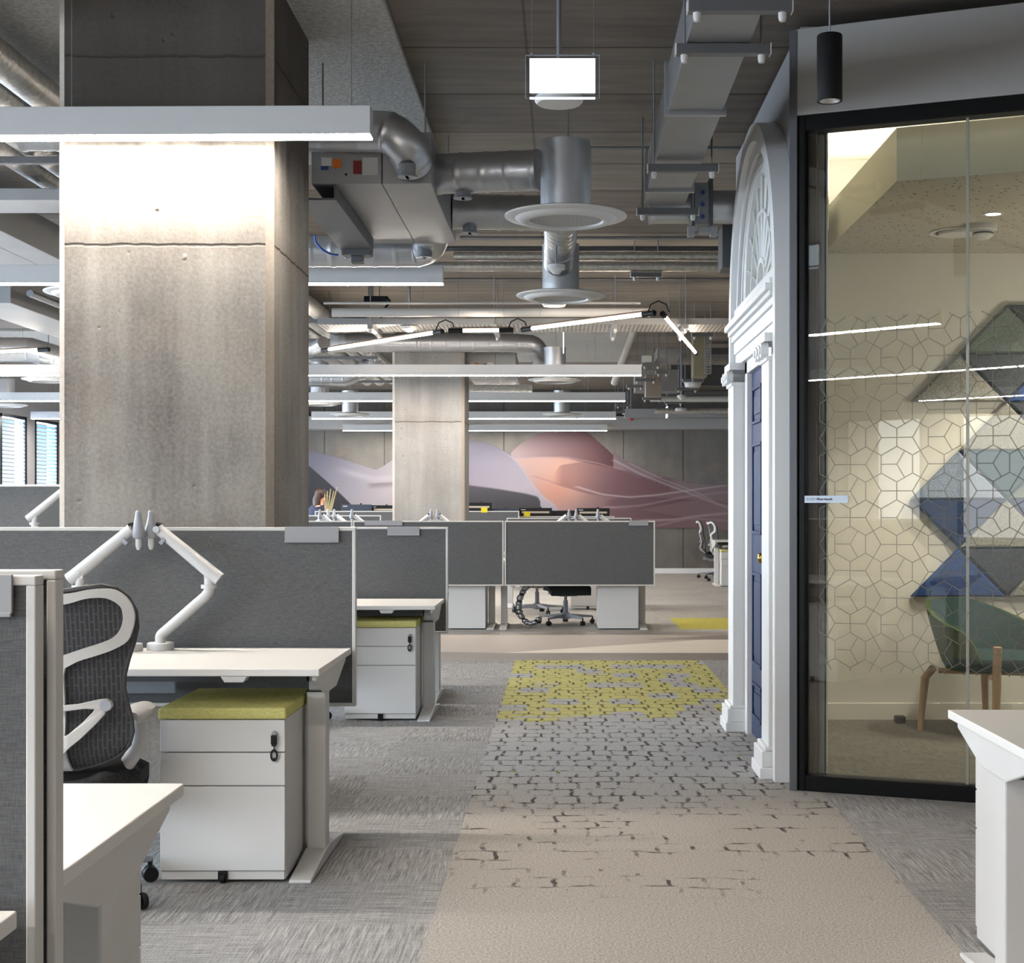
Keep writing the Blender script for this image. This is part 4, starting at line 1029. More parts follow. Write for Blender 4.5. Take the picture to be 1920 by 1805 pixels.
for (px, py, lb) in ((908, 957, 'yellow sticky note on the divider by the second column'), (988, 965, 'yellow sticky note below the barred monitor')):
    d = 22.987 if px < 950 else 23.287
    p = at(px, py, d); tag(MB().box(p.x - .05, p.x + .05, d - .012, d - .004, p.z - .03, p.z + .05).build('sticky_note', M['yellow']), lb, 'note')

# ---- person
def person():
    d = 24.6; t0 = at(601, 928, d); X0 = t0.x
    J = {'pelvis': (X0 - .06, d, .90), 'waist': (X0 - .05, d, 1.06), 'chest': (X0 - .035, d, 1.24), 'neckb': (X0 - .02, d, 1.36), 'neck': (X0 + .0, d, 1.42)}
    def V(k): return Vector(J[k])
    vs, es, rs = [], [], []
    def addv(p, r): vs.append(tuple(p)); rs.append(r); return len(vs) - 1
    p0 = addv(V('pelvis'), (.15, .12)); w = addv(V('waist'), (.12, .10)); c = addv(V('chest'), (.15, .11)); nb = addv(V('neckb'), (.09, .07)); n = addv(V('neck'), (.052, .052))
    hd0 = addv((X0 + .02, d, 1.47), (.066, .062)); hd1 = addv((X0 + .03, d, 1.54), (.082, .074)); hd2 = addv((X0 + .02, d, 1.61), (.06, .06))
    es += [(p0, w), (w, c), (c, nb), (nb, n), (n, hd0), (hd0, hd1), (hd1, hd2)]
    for s_ in (-1, 1):
        sh = addv((X0 - .03, d + s_ * .16, 1.31), (.058, .058)); el = addv((X0 + .02, d + s_ * .21, 1.04), (.042, .042)); wr = addv((X0 + .22, d + s_ * .16, .98), (.03, .03)); ha = addv((X0 + .30, d + s_ * .15, .98), (.04, .022))
        es += [(nb, sh), (sh, el), (el, wr), (wr, ha)]
        hp = addv((X0 - .06, d + s_ * .09, .84), (.085, .085)); kn = addv((X0 - .04, d + s_ * .10, .47), (.058, .058)); an = addv((X0 - .07, d + s_ * .10, .08), (.04, .04)); to = addv((X0 + .08, d + s_ * .11, .03), (.035, .03))
        es += [(p0, hp), (hp, kn), (kn, an), (an, to)]
    me = bpy.data.meshes.new('person'); me.from_pydata([Vector(v) - Vector((X0, d, 0)) for v in vs], es, [])
    o = bpy.data.objects.new('person', me); C.objects.link(o); o.location = (X0, d, 0)
    sk = o.modifiers.new('skin', 'SKIN'); 
    for i, r in enumerate(rs): me.skin_vertices[0].data[i].radius = r
    me.skin_vertices[0].data[0].use_root = True
    o.modifiers.new('sub', 'SUBSURF').levels = 2; o.modifiers['sub'].render_levels = 2
    me.materials.append(M['skin']); sk.use_smooth_shade = True
    o.scale = (.96, .96, .96); tag(o, 'person with long dark hair and navy top facing right beyond the desks', 'person')
    # clothing
    top = MB().lathe([(.15, .86), (.165, .92), (.14, 1.06), (.17, 1.22), (.165, 1.30), (.12, 1.36), (.075, 1.38)], (X0 - .04, d, 0), 24, sy=1.25)
    for s_ in (-1, 1): top.tube([(X0 - .03, d + s_ * .16, 1.32), (X0 - .01, d + s_ * .19, 1.18), (X0 + .02, d + s_ * .21, 1.05), (X0 + .12, d + s_ * .185, 1.01)], [.075, .062, .055, .045], 12)
    top.build('jumper', M['navy'], o, 60)
    tr = MB()
    for s_ in (-1, 1): tr.tube([(X0 - .06, d + s_ * .085, .94), (X0 - .055, d + s_ * .09, .82), (X0 - .04, d + s_ * .10, .47), (X0 - .07, d + s_ * .10, .07)], [.11, .105, .075, .06], 14)
    tr.build('trousers', M['black'], o, 60)
    hr = MB(); hr.ball((X0 - .005, d, 1.555), .112, 18, sc=(.95, .92, .98))
    for s_ in (-1, 0, 1):
        hr.tube([(X0 - .03 + (0 if s_ == 0 else .01), d + s_ * .06, 1.58), (X0 - .07 + (.015 if s_ else 0), d + s_ * .085, 1.46), (X0 - .075 + (.03 if s_ else 0), d + s_ * .10, 1.33), (X0 - .05 + (.03 if s_ else 0), d + s_ * .09, 1.22)], [.06, .07, .065, .03], 12)
    hr.build('hair', M['hair'], o, 60)
    fc = MB().tube([(X0 + .10, d, 1.545), (X0 + .128, d, 1.515), (X0 + .11, d, 1.505)], [.008, .014, .01], 8)
    fc.build('nose', M['skin'], o, 60)
    ey = MB()
    for s_ in (-1, 1): ey.ball((X0 + .098, d + s_ * .032, 1.548), .011, 8)
    ey.build('eyes', M['black'], o, 50)
    MB().tube([(X0 + .098, d - .022, 1.475), (X0 + .106, d, 1.474), (X0 + .098, d + .022, 1.475)], .006, 6).build('mouth', M['maroon'], o, 50)
person()
dv = thing('dried_plant', 'dried beige stems in a dark vase beside the person', 'plant', (at(612, 0, 23.5).x, 23.5, .781))
st = MB()
xb = at(612, 0, 23.5).x
for (px, py) in ((632, 913), (620, 916), (614, 920), (626, 920), (609, 925)):
    q = at(px, py, 23.5); st.tube([(xb, 23.5, .95), ((xb * .6 + q.x * .4), 23.5, 1.2), tuple(q)], [.012, .016, .007], 6)
st.build('stems', M['straw'], dv, 50)
MB().lathe([(.0, .781), (.06, .781), (.08, .86), (.05, 1.0), (.055, 1.02)], (xb, 23.5, 0), 20).build('vase', M['navy'], dv, 50)

# ================================================================== CEILING SERVICES AND LIGHTS
def bar_light(x0, x1, d, label, zb=2.70, rot=0.0, wires=(), strength=None):
    t = thing('pendant_light', label, 'light', (x1, d, zb), 0, 'white linear bar lights')
    w, h = .09, .118
    hb = MB().box(x0, x1, d, d + w, zb + .004, zb + h); hb.build('housing', M['barwhite'], t, bevel=.002)
    MB().box(x0 + .004, x1 - .004, d + .003, d + w - .003, zb - .001, zb + .0035).build('diffuser', M['lightbar'], t)
    ws = wires or (x0 + .35, x1 - .35)
    for x in ws: MB().rod((x, d + w / 2, zb + h), (x, d + w / 2, CEIL - .031 if x < -.78 and d < 9.4 else CEIL - .001), .0016, 6).build('wire', M['conduit'], t)
    t.rotation_euler = (0, 0, rot); return t
M['barwhite'] = pbr('white_bar_housing', (198, 198, 198), .45)
bar_light(-4.6, -.778, 5.895, 'big white bar light in front of the large column, lighting it', zb=2.776, rot=math.radians(-.9), wires=(-.86, -2.0, -3.6))
bar_light(-5.2, -.768, 9.32, 'white bar light crossing behind the large column, second from the camera', wires=(-1.0, -3.2, -4.8))
for i, (d, x1, x0) in enumerate(((15.85, .842, -4.1), (19.7, .828, -4.1), (23.65, .842, -4.07), (27.4, .81, -4.13))):
    bar_light(x0, x1, d, 'white bar light on the aisle side, %s from the camera counting from the big column' % ORD[i + 2], wires=(x0 + .4, -1.55, x1 - .5))
    if i < 3: bar_light(-8.6, -4.28, d, 'white bar light on the window side seen left of the big column, %s row back' % ORD[i + 2])

for i, d in enumerate((1.9, -1.8, -5.5)): bar_light(-5.0, -.76, d, 'white bar light over the desks behind the viewpoint, %s one back' % ORD[i])
# zigzag tube lights over the walkway
def tube_light(p, q, label):
    t = thing('pendant_tube_light', label, 'light', p, 0, 'zigzag tube lights over the walkway')
    p, q = Vector(p), Vector(q); u = (q - p).normalized(); r = .0145
    MB().tube([p + u * .13, q - u * .13], r, 12).build('glowing_tube', M['tube'], t, 50)
    up = Vector((0, 0, .022))
    MB().tube([p + up + u * .02, q + up - u * .02], .011, 8).build('housing', M['tubehousing'], t, 50)
    for e, s_ in ((p, 1), (q, -1)): MB().tube([e + u * s_ * .0, e + u * s_ * .135], .024, 10).build('end_connector', M['black'], t, 50)
    for k in (.15, .85):
        w = p.lerp(q, k); MB().rod(w + up, (w.x, w.y, CEIL - .031 if (w.x < .875 and w.y > 18.3) else CEIL - .001), .0015, 6).build('wire', M['conduit'], t)
    return t
M['tubehousing'] = pbr('bronze_tube_housing', (120, 100, 86), .5)
TZ = 2.9
tube_light((-2.5, 15.2, TZ), (-1.12, 13.55, TZ), 'long slanting tube light at the left of the zigzag')
tube_light((-1.06, 13.5, TZ), (-.46, 13.45, TZ), 'short level tube light in the zigzag')
tube_light((-.38, 13.42, TZ), (.76, 12.26, TZ), 'long tube light rising to the right in the zigzag')
tube_light((.83, 12.32, TZ), (1.40, 15.5, TZ), 'bright steep tube light at the right end of the zigzag')
tube_light((-7.4, 15.9, TZ), (-5.30, 15.1, TZ), 'tube light of the zigzag seen left of the big column')
for (a, b) in (((-1.12, 13.55), (-1.06, 13.5)), ((-.46, 13.45), (-.38, 13.42)), ((.76, 12.26), (.83, 12.32))):
    c = ((a[0] + b[0]) / 2, (a[1] + b[1]) / 2)
    lb = {-1.12: 'black looped cable joining the long slanting and short tube lights', -.46: 'black looped cable joining the short level tube and the rising one', .76: 'black looped cable at the peak of the zigzag tube lights'}[a[0]]
    w_ = .09; tag(MB().tube([(c[0] - w_, c[1], TZ + .01), (c[0] - w_ * .7, c[1], TZ + .075), (c[0], c[1], TZ + .105), (c[0] + w_ * .7, c[1], TZ + .075), (c[0] + w_, c[1], TZ + .01)], .006, 8).build('hanging_cable', M['black'], smooth=50), lb, 'cable', 'loops between the zigzag tube lights')

# round ceiling diffusers
def diffuser(x, d, label, z=2.70, drum=.36, rod=True):
    t = thing('ceiling_diffuser', label, 'air diffuser', (x, d, z), 0, 'round ceiling air diffusers')
    MB().lathe([(.13, .034), (.20, .024), (.285, .014), (.30, .008), (.30, .002), (.292, -.002), (.25, -.004), (.238, -.014), (.226, -.022), (.198, -.026), (.184, -.022), (.178, -.008)], (x, d, z), 56).build('flange', M['white'], t, 30)
    MB().lathe([(0, -.012), (.179, -.012)], (x, d, z), 48).build('grille', M['grille'], t)
    MB().lathe([(.124, .03), (.124, drum), (.127, drum), (.127, drum + .008), (0, drum + .008)], (x, d, z), 40).build('drum', M['galv'], t, 40)
    if rod: MB().rod((x + .01, d - .06, z + drum), (x + .01, d - .06, CEIL - .002), .004, 8).build('hanger_rod', M['conduit'], t)
    return t
diffuser(.01, 7.2, 'largest round white ceiling diffuser on a steel drum over the aisle')
diffuser(-.02, 9.9, 'second round ceiling diffuser over the aisle, below the shiny elbow', drum=.34, rod=False)
diffuser(-.10, 16.5, 'third round ceiling diffuser over the aisle, by the bar light end')
diffuser(-.03, 22.6, 'fourth round ceiling diffuser over the aisle, far off')
diffuser(-3.15, 9.76, 'round ceiling diffuser whose edge shows left of the big column')
diffuser(-5.75, 16.4, 'round ceiling diffuser behind the third bar light, left of the big column')
diffuser(-7.8, 20.5, 'round ceiling diffuser near the left windows')
diffuser(-3.36, 20.2, 'round ceiling diffuser just right of the big column, nearer one')
diffuser(-3.29, 22.6, 'round ceiling diffuser just right of the big column, farther one')

def cduct(label, pts, r, bend=.2, step=.12, name='ceiling_duct', mat='galv', group='spiral air ducts', ridge=.004):
    mb = MB(); p0 = Vector(pts[0]); o = duct(mb, pts, r, bend, step, 32, ridge).build(name, M[mat], smooth=40)
    return tag(o, label, 'duct', group)
def port(x, d, z, label):
    t = thing('ceiling_test_port', label, 'duct fitting', (x, d, z))
    MB().lathe([(.04, .05), (.04, 0), (.048, -.004), (.048, -.012), (.036, -.012)], (x, d, z), 24).build('collar', M['slategrey'], t, 40)
    MB().lathe([(0, -.008), (.036, -.008)], (x, d, z), 20).box(x - .007, x + .007, d - .036, d + .036, z - .012, z - .009).build('vane', M['black'], t); return t
# fan coil units
def fcu(x, d, label, z=2.85, stick=True, w=.585, l=1.62, h=.25):
    t = thing('ceiling_fan_coil_unit', label, 'air conditioning unit', (x, d, z), 0, 'grey fan coil units under the ceiling')
    m = MB().box(x, x + w * .585, d, d + l, z, z + h).box(x + w * .59, x + w, d, d + l, z, z + h); m.build('casing', M['galvdull'], t, bevel=.003)
    MB().box(x + w * .583, x + w * .592, d + .01, d + l - .01, z + .003, z + h - .003).build('seam', M['black'], t)
    pw = x + .09
    for (a, b, c, e, mt, nm) in ((.05, .10, .165, .205, 'paper', 'label_sheet'), (.105, .145, .155, .198, 'orange', 'warning_sticker'), (.048, .085, .145, .162, 'bluesticker', 'rating_sticker'), (.205, .245, .125, .19, 'maroon', 'maroon_sticker'), (.25, .325, .12, .205, 'paper', 'document_pouch')):
        MB().box(x + a, x + b, d - .004, d - .0005, z + c - .078, z + e - .078).build(nm, M[mt], t)
    for (sx, sy) in ((.12, .08), (.17, .045)): MB().lathe([(.006, -.003), (.006, 0)], (x + sx, d, z + sy), 10, 'y').build('screw_hole', M['black'], t)
    for xx in (x + .04, x + w - .04):
        for yy in (d + .1, d + l - .1): MB().rod((xx, yy, z + h), (xx, yy, CEIL - .032), .005, 6).build('hanger_rod', M['conduit'], t)
    return t
fcu(-1.228, 7.13, 'grey fan coil unit right of the big column with orange and red stickers')
fcu(-1.15, 17.25, 'pale fan coil unit beyond the second column with an orange sticker')
fcu(-4.3, 9.6, 'fan coil unit left of the big column with only its underside showing', z=3.1)
cduct('fat shiny spiral duct bending into the near fan coil unit above the big bar light', [(-2.6, 7.035, 3.085), (-1.0, 7.03, 3.08), (-.83, 7.0, 3.07), (-.745, 6.99, 3.0), (-.735, 7.13, 2.955)], .097, .14, .16)
port(-.745, 6.985, 2.86, 'grey round port on the elbow beside the fan coil unit')
cduct('upper spiral duct from the near fan coil unit to the largest diffuser', [(-.642, 7.45, 2.97), (-.12, 7.3, 2.955)], .1, .2, .13)
port(-.51, 7.42, 2.85, 'grey round port under the upper spiral duct')
cduct('lower spiral duct running right behind the largest diffuser to the shiny elbow', [(-.642, 8.45, 2.98), (-.02, 8.5, 2.98), (-.02, 9.25, 2.98)], .1, .2, .13)
port(-.54, 8.43, 2.862, 'grey round port under the lower spiral duct')
cduct('shiny segmented elbow dropping into the second diffuser', [(-.02, 9.26, 2.98), (-.03, 9.62, 2.98), (-.035, 9.78, 2.90)], .1, .14, .07)
cduct('spiral duct behind the near fan coil unit with a rounded end bend', [(-2.6, 9.05, 2.86), (-.86, 9.05, 2.86), (-.80, 8.92, 2.90), (-.79, 8.78, 2.97)], .1, .17, .13)
port(-.845, 8.88, 2.80, 'grey round port under the bend behind the fan coil unit')
cduct('long pale spiral duct above the second column turning down at its right end', [(-2.62, 16.55, 3.13), (-.62, 16.55, 3.13), (-.32, 16.62, 3.12), (-.27, 16.75, 3.0), (-.26, 17.2, 2.97)], .105, .22, .16)
cduct('spiral duct elbow beside the far left windows', [(-8.3, 16.2, 3.02), (-5.9, 16.2, 3.02), (-5.5, 16.2, 2.9)], .13, .3, .16)
cduct('foil-wrapped duct near the third aisle diffuser', [(-1.9, 21.0, 2.93), (-.45, 21.0, 2.93)], .10, .2, .3, mat='foil')
cduct('elbow duct seen between the two columns near the bar lights', [(-3.55, 19.9, 3.02), (-2.95, 19.9, 3.02), (-2.65, 19.9, 3.2), (-2.5, 19.9, 3.3)], .11, .2, .14)
cduct('slanting spiral duct at the edge of the big column', [(-3.1, 16.3, 2.88), (-2.55, 15.6, 3.02)], .075, .2, .14)
cduct('upright steel duct drop between the columns', [(-3.36, 20.2, 3.06), (-3.36, 20.2, 3.46)], .125, .2, .2)

# dark channel under the near fan coil unit, blue cable
ch_ = thing('ceiling_channel', 'dark steel channel beneath the left edge of the near fan coil unit', 'bracket', (-1.2, 7.2, 2.76))
MB().box(-1.30, -1.11, 7.15, 8.55, 2.775, 2.785).box(-1.30, -1.29, 7.15, 8.55, 2.785, 2.845).box(-1.12, -1.11, 7.15, 8.55, 2.785, 2.845).build('channel', M['darkgrey'], ch_)
MB().box(-1.29, -1.12, 8.5, 8.62, 2.74, 2.80).box(-1.24, -1.17, 8.52, 8.60, 2.70, 2.74).build('end_box', M['darkgrey'], ch_, bevel=.006)
p = [at(590, 441, 8.4), at(592, 455, 8.4), at(604, 468, 8.4), at(622, 477, 8.5), at(634, 478, 8.52)]
tag(MB().tube(fillet([tuple(q) for q in p], .1, 4), .006, 8).build('hanging_cable', M['bluecable'], smooth=50), 'bright blue cable looping into the dark channel end', 'cable')

# rectangular duct over the aisle side with trapeze hangers
rd = thing('ceiling_rectangular_duct', 'long rectangular galvanised duct hung over the booth front', 'duct', (.57, 5.5, 3.0))
MB().box(.456, .69, 2.2, 8.36, 3.0, 3.20).build('duct_run', M['galvdull'], rd, bevel=.002)
for d in (4.0, 6.39, 7.95): MB().box(.438, .708, d - .016, d + .016, 2.982, 3.218).build('flange', M['steel'], rd, bevel=.002)
def trapeze(x0, x1, d, z, label, top=CEIL - .002, depth=.045, rods=None, group='trapeze hangers under the ceiling services'):
    t = thing('ceiling_trapeze_hanger', label, 'hanger', ((x0 + x1) / 2, d, z), 0, group)
    MB().box(x0, x1, d - depth / 2, d + depth / 2, z - .04, z - .002).build('channel', M['chan'], t, bevel=.002)
    for xa in (x0 - .004, x1): MB().box(xa, xa + .004, d - depth / 2, d + depth / 2, z - .041, z - .001).build('end_cap', M['white'], t)
    for x in (rods or (x0 + .03, x1 - .03)):
        r_ = MB().rod((x, d, z - .05), (x, d, top), .005, 8).build('rod', M['conduit'], t)
        MB().lathe([(.014, -.04), (.014, -.055), (.011, -.068), (.0, -.072)], (x, d, z), 12).build('cap', M['white'], r_, 40)
    return t
for d, lb in ((4.93, 'nearest the camera'), (5.45, 'second along'), (7.28, 'third along'), (8.35, 'at its far end')):
    trapeze(.418, .765, d, 2.98 if d != 5.45 else 2.998, 'steel trapeze hanger under the rectangular duct, ' + lb)
cduct('short round duct from the rectangular duct into the booth wall', [(.5, 8.62, 3.04), (1.078, 8.62, 3.04)], .095, .2, .3)
dm = thing('ceiling_fire_damper', 'dark flanged fire damper on the short round duct', 'damper', (.78, 8.62, 3.04))
for x in (.74, .845): MB().box(x, x + .02, 8.49, 8.75, 2.91, 3.19).build('flange_plate', M['darkgrey'], dm, bevel=.003)
MB().box(.76, .845, 8.505, 8.735, 2.925, 3.16).build('body', M['slategrey'], dm)
for z in (2.96, 3.03, 3.10): MB().lathe([(.012, 8.482), (.012, 8.49)], (.805, 0, z), 12, 'y').build('cap', M['bluesticker'], dm)
MB().box(.72, .76, 8.5, 8.56, 2.85, 2.91).box(.85, .89, 8.5, 8.56, 2.85, 2.91).box(.78, .85, 8.5, 8.54, 2.865, 2.905).build('bracket', M['steel'], dm, bevel=.003)
tag(MB().box(1.0, 1.10, 9.25, 9.5, 2.79, 3.06).build('ceiling_duct_box', M['darkgrey'], bevel=.004), 'dark grey duct box tucked behind the arch', 'duct')

# sets of pipes
def pipe(pts, r, label, mat, name='ceiling_pipe', group=None, bend=.1, seg=16):
    return tag(MB().tube(fillet(pts, bend, 6), r, seg).build(name, M[mat], smooth=40), label, 'pipe', group)
for i, x in enumerate((-2.55, -2.75, -2.95, -3.15)):
    pipe([(x, 4.2, 3.3), (x, 23.5, 3.3)], .082 if i != 1 else .062, 'foil-lagged ceiling pipe running away behind the big column, %s from the right' % ORD[i], 'foil', group='foil-lagged pipes behind the big column', seg=24)
for i, d in enumerate((8.1, 10.1, 11.8, 13.4, 15.1, 16.85, 18.8, 20.6, 22.4)):
    trapeze(-3.32, -2.385, d, 3.212, '%s steel support under the foil-lagged pipes, counting away' % ORD[i], top=CEIL - (.032 if d < 9.4 or 18.3 < d < 22.2 else .002), group='supports under the foil-lagged pipes')
pipe([(-.9, 12.0, 3.33), (3.0, 12.0, 3.33)], .036, 'upper crinkled foil pipe crossing behind the second diffuser', 'foil')
pipe([(-1.4, 12.0, 3.245), (3.0, 12.0, 3.245)], .040, 'lower crinkled foil pipe crossing behind the second diffuser', 'foil')
pipe([(-1.0, 12.05, 3.40), (3.0, 12.05, 3.40)], .022, 'thin grey pipe above the crossing foil pipes', 'darkgrey')
pipe([(-.8, 11.3, 3.35), (3.0, 11.3, 3.35)], .014, 'thin bare conduit just before the crossing foil pipes', 'conduit')
pipe([(-2.1, 14.25, 3.487), (3.2, 14.25, 3.487)], .011, 'thin conduit fixed to the slab over the walkway', 'conduit')
pipe([(.15, 8.98, 3.475), (1.30, 8.98, 3.475)], .011, 'thin conduit on the slab running to the arch', 'conduit')
pipe([(-2.15, 13.62, 3.085), (.80, 13.62, 3.085)], .043, 'pale pipe over the walkway in front of the cable tray', 'whitepipe')
pipe([(-2.25, 13.75, 3.19), (.72, 13.75, 3.19)], .012, 'thin bright conduit above the pale pipe', 'whitepipe')
pipe([(.83, 17.2, 3.37), (.28 + .45, 18.9, 3.10), (.66, 19.2, 2.9)], .045, 'white pipe sloping down at the right beyond the cable tray', 'whitepipe')
pipe([(1.2, 20.4, 2.78), (4.2, 20.4, 2.78)], .04, 'white pipe far right beyond the bar light ends', 'whitepipe')
pipe([(1.5, 24.2, 2.86), (4.2, 24.2, 2.86)], .05, 'foil pipe far right above the dark tray', 'foil')
trapeze(.55, .80, 12.0, 3.198, 'short bracket holding the crossing foil pipes')

# cable tray over the walkway
ct = thing('ceiling_cable_tray', 'perforated cable tray spanning the ceiling over the walkway', 'cable tray', (.3, 14.3, 3.02))
MB().box(-2.35, 3.4, 14.0, 14.6, 3.02, 3.026).build('tray_floor', M['perf'], ct)
MB().box(-2.35, 3.4, 13.994, 14.0, 3.02, 3.08).box(-2.35, 3.4, 14.6, 14.606, 3.02, 3.08).build('side_rail', M['galvdull'], ct)
for i, x in enumerate((-1.84, -.66, .49, 1.16)):
    t = thing('ceiling_tray_hanger', 'pale hanger bracket under the cable tray, %s from the left' % ORD[i], 'hanger', (x, 14.3, 3.0), 0, 'brackets under the cable tray')
    MB().box(x - .025, x + .025, 13.93, 14.67, 2.972, 3.018).build('channel', M['galvdull'], t, bevel=.002)
    for y in (13.96, 14.64):
        r_ = MB().rod((x, y, 2.96), (x, y, CEIL - .002), .005, 8).build('rod', M['conduit'], t)
        MB().lathe([(.016, .01), (.016, -.02), (0, -.035)], (x, y, 2.965), 12).build('cap', M['white'], r_, 40)
bd = at(662, 0, 14.25); t = thing('ceiling_speaker', 'black round drum speaker sitting on the cable tray', 'speaker', (bd.x, 14.25, 3.027))
MB().lathe([(.118, 0), (.122, .07), (.135, .085), (.135, .095), (.11, .095), (.1, .06), (0, .06)], (bd.x, 14.25, 3.03), 32).build('drum', M['black'], t, 40)
p = at(693, 552, 14.2); t = thing('ceiling_bracket_camera', 'black bracket box on the slab with a dangling cable', 'camera', (p.x, 14.6, 3.3))
MB().box(p.x - .10, p.x + .14, 14.5, 14.62, p.z - .03, p.z + .03).build('body', M['black'], t, bevel=.01)
MB().box(p.x - .06, p.x - .01, 14.53, 14.59, p.z + .03, CEIL - .002).build('mount', M['galvdull'], t)
MB().tube(fillet([(p.x + .12, 14.5, p.z), (p.x + .17, 14.5, p.z - .02), (p.x + .08, 14.5, p.z - .13), (p.x + .06, 14.5, 3.10), (p.x - .02, 14.4, 3.05)], .06, 5), .012, 8).build('cable', M['black'], t, 50)
# far right cluster
def rbox(x0, x1, y0, y1, z0, z1, label, mat='galvdull', cat='duct', name='ceiling_duct'):
    return tag(MB().box(x0, x1, y0, y1, z0, z1).build(name, M[mat], bevel=.004), label, cat)
M['olive'] = pbr('olive_lagging', (128, 122, 100), .5); M['brownduct'] = pbr('brown_grey_duct', (140, 128, 116), .5)
p0, p1 = at(1300, 706, 17.2), at(1326, 645, 17.2)
rbox(p0.x, p1.x, 17.2, 17.5, p0.z, CEIL - .01, 'olive-grey duct dropping beside the bright steep tube light', 'olive')
p0, p1 = at(1211, 743, 19.0), at(1240, 702, 19.0)
rbox(p0.x, p1.x, 19.0, 19.25, p0.z, p1.z, 'brown-grey duct below the end of the third bar light', 'brownduct')
rbox(1.0, 1.62, 20.5, 21.0, 2.9, 3.2, 'grey duct stub behind the brown-grey duct')
p0, p1 = at(1232, 670, 18.2), at(1275, 655, 18.2); rbox(p0.x, p1.x, 18.2, 18.9, p0.z, p1.z + .02, 'steel box duct above the end of the third bar light', 'steel')
p0, p1 = at(1204, 678, 17.5), at(1222, 666, 17.5); rbox(p0.x, p1.x, 17.5, 17.6, p0.z, p1.z, 'small pale junction box by the bar light end', 'paper', 'junction box', 'ceiling_junction_box')
p0, p1 = at(1290, 752, 22.0), at(1372, 741, 22.0); rbox(p0.x, 4.2, 22.0, 22.3, p0.z, p1.z, 'dark cable basket at the far right under the ceiling', 'darkgrey', 'cable tray', 'ceiling_cable_basket')
p0, p1 = at(1172, 782, 26.4), at(1372, 766, 26.4); rbox(p0.x, 4.2, 26.4, 26.8, p0.z, p1.z, 'long grey trunking in front of the far bulkhead', 'greypaint', 'trunking', 'ceiling_trunking')
p0, p1 = at(1322, 723, 21.3), at(1368, 684, 21.3); rbox(p0.x - .5, 4.0, 21.3, 21.5, p0.z, p1.z, 'dark grey panel of ductwork at the far right', 'darkgrey')
p0, p1 = at(1330, 664, 19.6), at(1372, 652, 19.6); rbox(p0.x, 4.0, 19.6, 20.0, p0.z, p1.z, 'dark flat duct near the arch edge', 'darkgrey')
# perforated strip beside the olive duct
p0, p1 = at(1322, 700, 16.9), at(1333, 636, 16.9)
st = thing('ceiling_perforated_strip', 'narrow perforated steel strip hanging beside the olive duct', 'cable tray', (p0.x, 16.9, p0.z))
m = MB()
for i in range(14):
    z = p0.z + (p1.z - p0.z) * i / 13; m.box(p0.x, p0.x + .065, 16.9, 16.91, z - .008, z + .008)
m.box(p0.x - .008, p0.x + .004, 16.895, 16.915, p0.z, CEIL - .002).box(p0.x + .06, p0.x + .072, 16.895, 16.915, p0.z, CEIL - .002)
m.build('ladder', M['galvdull'], st)
HG = [(1204, 1238, 684, 17.6), (1230, 1254, 698, 18.0), (1175, 1206, 724, 19.4), (1190, 1230, 712, 18.8), (1205, 1240, 747, 20.2), (1155, 1180, 760, 23.0), (1246, 1280, 754, 21.2), (1280, 1318, 713, 18.4), (1268, 1308, 729, 19.2), (1297, 1338, 628, 15.9), (1150, 1172, 772, 24.6)]
for i, (a, b, y, d) in enumerate(HG):
    p0, p1 = at(a, y, d), at(b, y, d)
    trapeze(p0.x, p1.x, d, p0.z + .02, 'small far trapeze hanger %s' % ('beside the third bar light end', 'right of the third bar light end', 'above the fourth bar light end', 'between the third and fourth bar light ends', 'right of the fourth bar light end', 'just above the fifth bar light end', 'left of the far dark basket', 'under the olive duct', 'below the olive duct, lower one', 'behind the bright steep tube light', 'beside the fifth bar light end')[i], group='trapeze hangers in the far service tangle', top=CEIL - (.032 if p1.x < .875 and 18.3 < d < 22.2 else .002))
# sensors and access points
def plate_sensor(px, py, d, r, h, label, pole=True, led=False, cat='wireless access point', name='ceiling_access_point', pr=.01, dome=False):
    p = at(px, py, d); t = thing(name, label, cat, p)
    if dome: MB().lathe([(r, .0), (r, -h * .45), (r * .6, -h * .7), (r * .35, -h), (0, -h)], p, 28).build('dome', M['white'], t, 40)
    else: MB().lathe([(r * .9, 0), (r, -h * .3), (r, -h * .7), (r * .9, -h), (0, -h)], p, 32).build('cover', M['white'], t, 40)
    if led: MB().ball((p.x, p.y - r * .8, p.z - h * .55), .005, 8).build('status_light', M['greenled'], t)
    if pole:
        top = CEIL - (.032 if p.x < .875 and 18.3 < d < 22.2 else .002)
        MB().rod((p.x, p.y, p.z), (p.x, p.y, top), pr, 12).build('pole', M['conduit'], t, 40)
        MB().lathe([(.03, 0), (.03, .006), (pr, .012)], (p.x, p.y, p.z), 16).build('pole_foot', M['steel'], t)
    return t
plate_sensor(1048, 178, 5.6, .092, .035, 'white access point on a pole just below the lit exit sign', led=True)
plate_sensor(1043, 497, 9.0, .055, .055, 'white sensor on a thin pole in front of the shiny elbow', cat='sensor', name='ceiling_sensor', dome=True, pr=.006)
plate_sensor(1039, 562, 12.6, .105, .055, 'white access point under the second aisle diffuser')
plate_sensor(768, 612, 14.1, .075, .055, 'white dome sensor hanging below the cable tray over the tube lights', cat='sensor', name='ceiling_sensor', dome=True)
plate_sensor(1299, 717, 18.0, .10, .06, 'white access point under the olive duct at the far right')
plate_sensor(1278, 741, 19.5, .06, .06, 'white dome sensor left of the far dark basket', cat='sensor', name='ceiling_sensor', dome=True)
plate_sensor(1277, 765, 24.0, .10, .05, 'white access point above the far bulkhead, right of the small blade sign')
al = at(1183, 783, 27.5)
t = thing('ceiling_alarm_sounder', 'small red alarm sounder at the far bulkhead', 'alarm', (al.x, 27.5, al.z))
